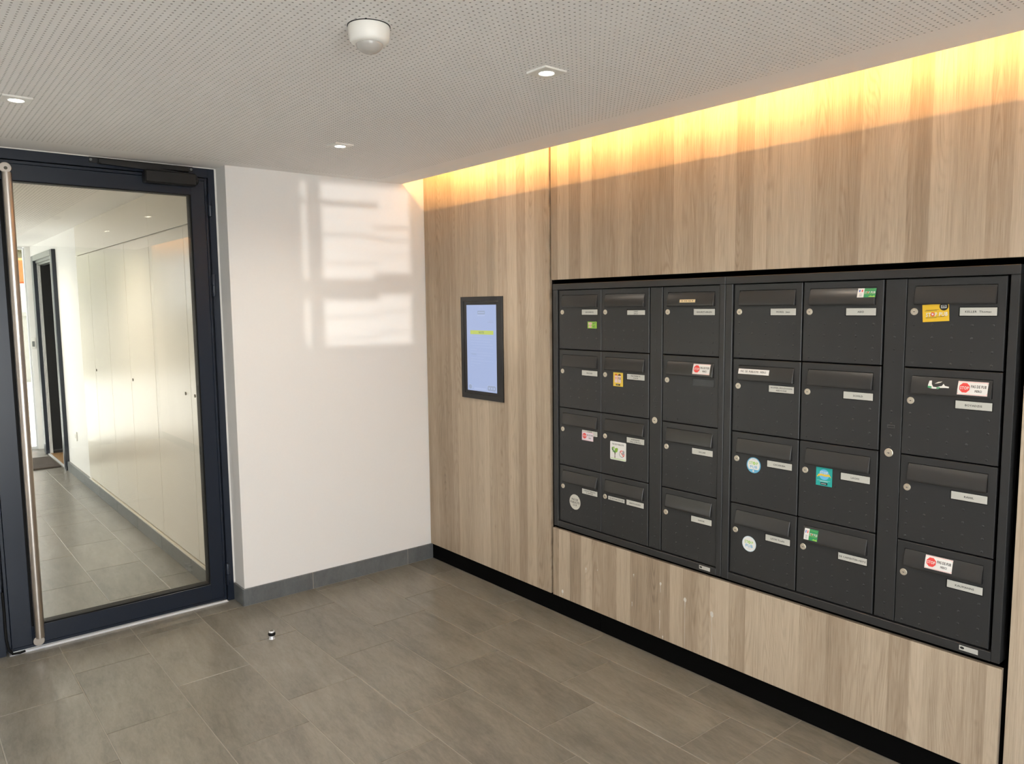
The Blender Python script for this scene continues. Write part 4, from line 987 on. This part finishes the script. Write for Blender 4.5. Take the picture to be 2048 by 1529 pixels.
MB().box(-0.022, 0.022, -0.01, 0, -0.06, 0.06, bev=0.002).build('plate', 'plug_white', wp); MB().box(-0.012, 0.012, -0.014, -0.01, -0.04, 0.02).build('rocker', 'frame_grey', wp)

# ------------------------------------------------------------------ outdoors
tag(MB().box(-4.6, 0.6, YF - 0.4, 0.2, 2.63, 2.8).box(-3.1, 0.6, 0.2, 6.3, 2.63, 2.8).build('roof', 'white_paint'), 'unseen roof slab added over the lobby and corridor to block the sun', 'roof', kind='structure')  # added to keep sun from leaking in above the ceilings
gr = MB().box(-4.35, -2.9, 0.2, 6.25, -0.2, -0.03).box(-40, 40, 6.25, 60, -0.2, -0.03).box(-40, 40, -60, YF - 0.2, -0.2, -0.03).box(-40, XL - 0.15, YF - 0.2, 6.25, -0.2, -0.03).build('ground', 'paving'); tag(gr, 'pale paved yard outside the building', 'ground', kind='structure')
gw = MB().box(-14, 14, 16.2, 16.4, -0.03, 1.45).box(-14, 14, 16.15, 16.45, 1.45, 1.53).build('garden_wall', 'garden_wall_paint'); tag(gw, 'pale low garden wall across the sunlit yard', 'garden wall')
van = empty('van', (0.6, 18.6, -0.03)); tag(van, 'white van with an orange roof band behind the garden wall', 'van')
MB().prism([(-2.4, 0.35), (2.5, 0.35), (2.5, 1.1), (2.1, 1.3), (1.6, 2.2), (1.4, 2.25), (-2.4, 2.25)], -0.95, 0.95, axes=(0, 2, 1)).build('body', 'van_white', van)
MB().box(-2.35, 1.3, -0.93, 0.93, 2.25, 2.85, bev=0.05).build('roof_band', 'van_orange', van)
for x in (-1.5, 1.6):
    for y in (-0.9, 0.9): MB().lathe([(0.33, -0.1), (0.33, 0.1)], 'y', (x, y, 0.33), 18).build('wheel', 'rubber', van)
MB().prism([(1.75, 1.35), (1.98, 1.35), (1.62, 2.05), (1.5, 2.05)], -0.96, 0.96, axes=(0, 2, 1)).build('side_window', 'plate_dark', van)
def tree(x, y, h, r, label, seed):
    e = empty('tree', (x, y, -0.03)); tag(e, label, 'tree', 'bushy trees behind the yard'); q = random.Random(seed)
    MB().lathe([(0.16, 0), (0.12, h * 0.5), (0.06, h * 0.8)], 'z', (0, 0, 0), 10).build('trunk', 'coir', e)
    bm = bmesh.new()
    for k in range(16):
        a = q.random() * 6.28; rr = r * q.random() ** 0.5 * 0.8; zz = h * (0.35 + 0.55 * q.random()); s = r * (0.35 + 0.25 * q.random())
        g_ = bmesh.ops.create_icosphere(bm, subdivisions=2, radius=s, matrix=Matrix.Translation((rr * math.cos(a), rr * math.sin(a), zz)))
        for v in g_['verts']: v.co += Vector((q.uniform(-1, 1), q.uniform(-1, 1), q.uniform(-1, 1))) * s * 0.16
    me = bpy.data.meshes.new('foliage'); bm.to_mesh(me); bm.free(); me.materials.append(MATS['leaf'])
    o = bpy.data.objects.new('foliage', me); C.objects.link(o); o.parent = e
for i, (x, y, lab) in enumerate((( -13, 6.5, 'bushy green tree left of the building, by the corridor'), (-14, 1.0, 'bushy green tree left of the building, by the lobby'))):
    tree(x, y, 5.4, 1.9, lab, 41 + i)
for i, (x, lab) in enumerate(((-5.4, 'bushy green tree left behind the yard'), (-2.2, 'bushy green tree behind the van, left'), (1.4, 'bushy green tree right behind the white van'), (5.2, 'bushy green tree right behind the yard'))):
    tree(x, 23.0 + 5 * (i % 2), 5.6 + 1.6 * (i % 2), 1.7, lab, 11 + i)
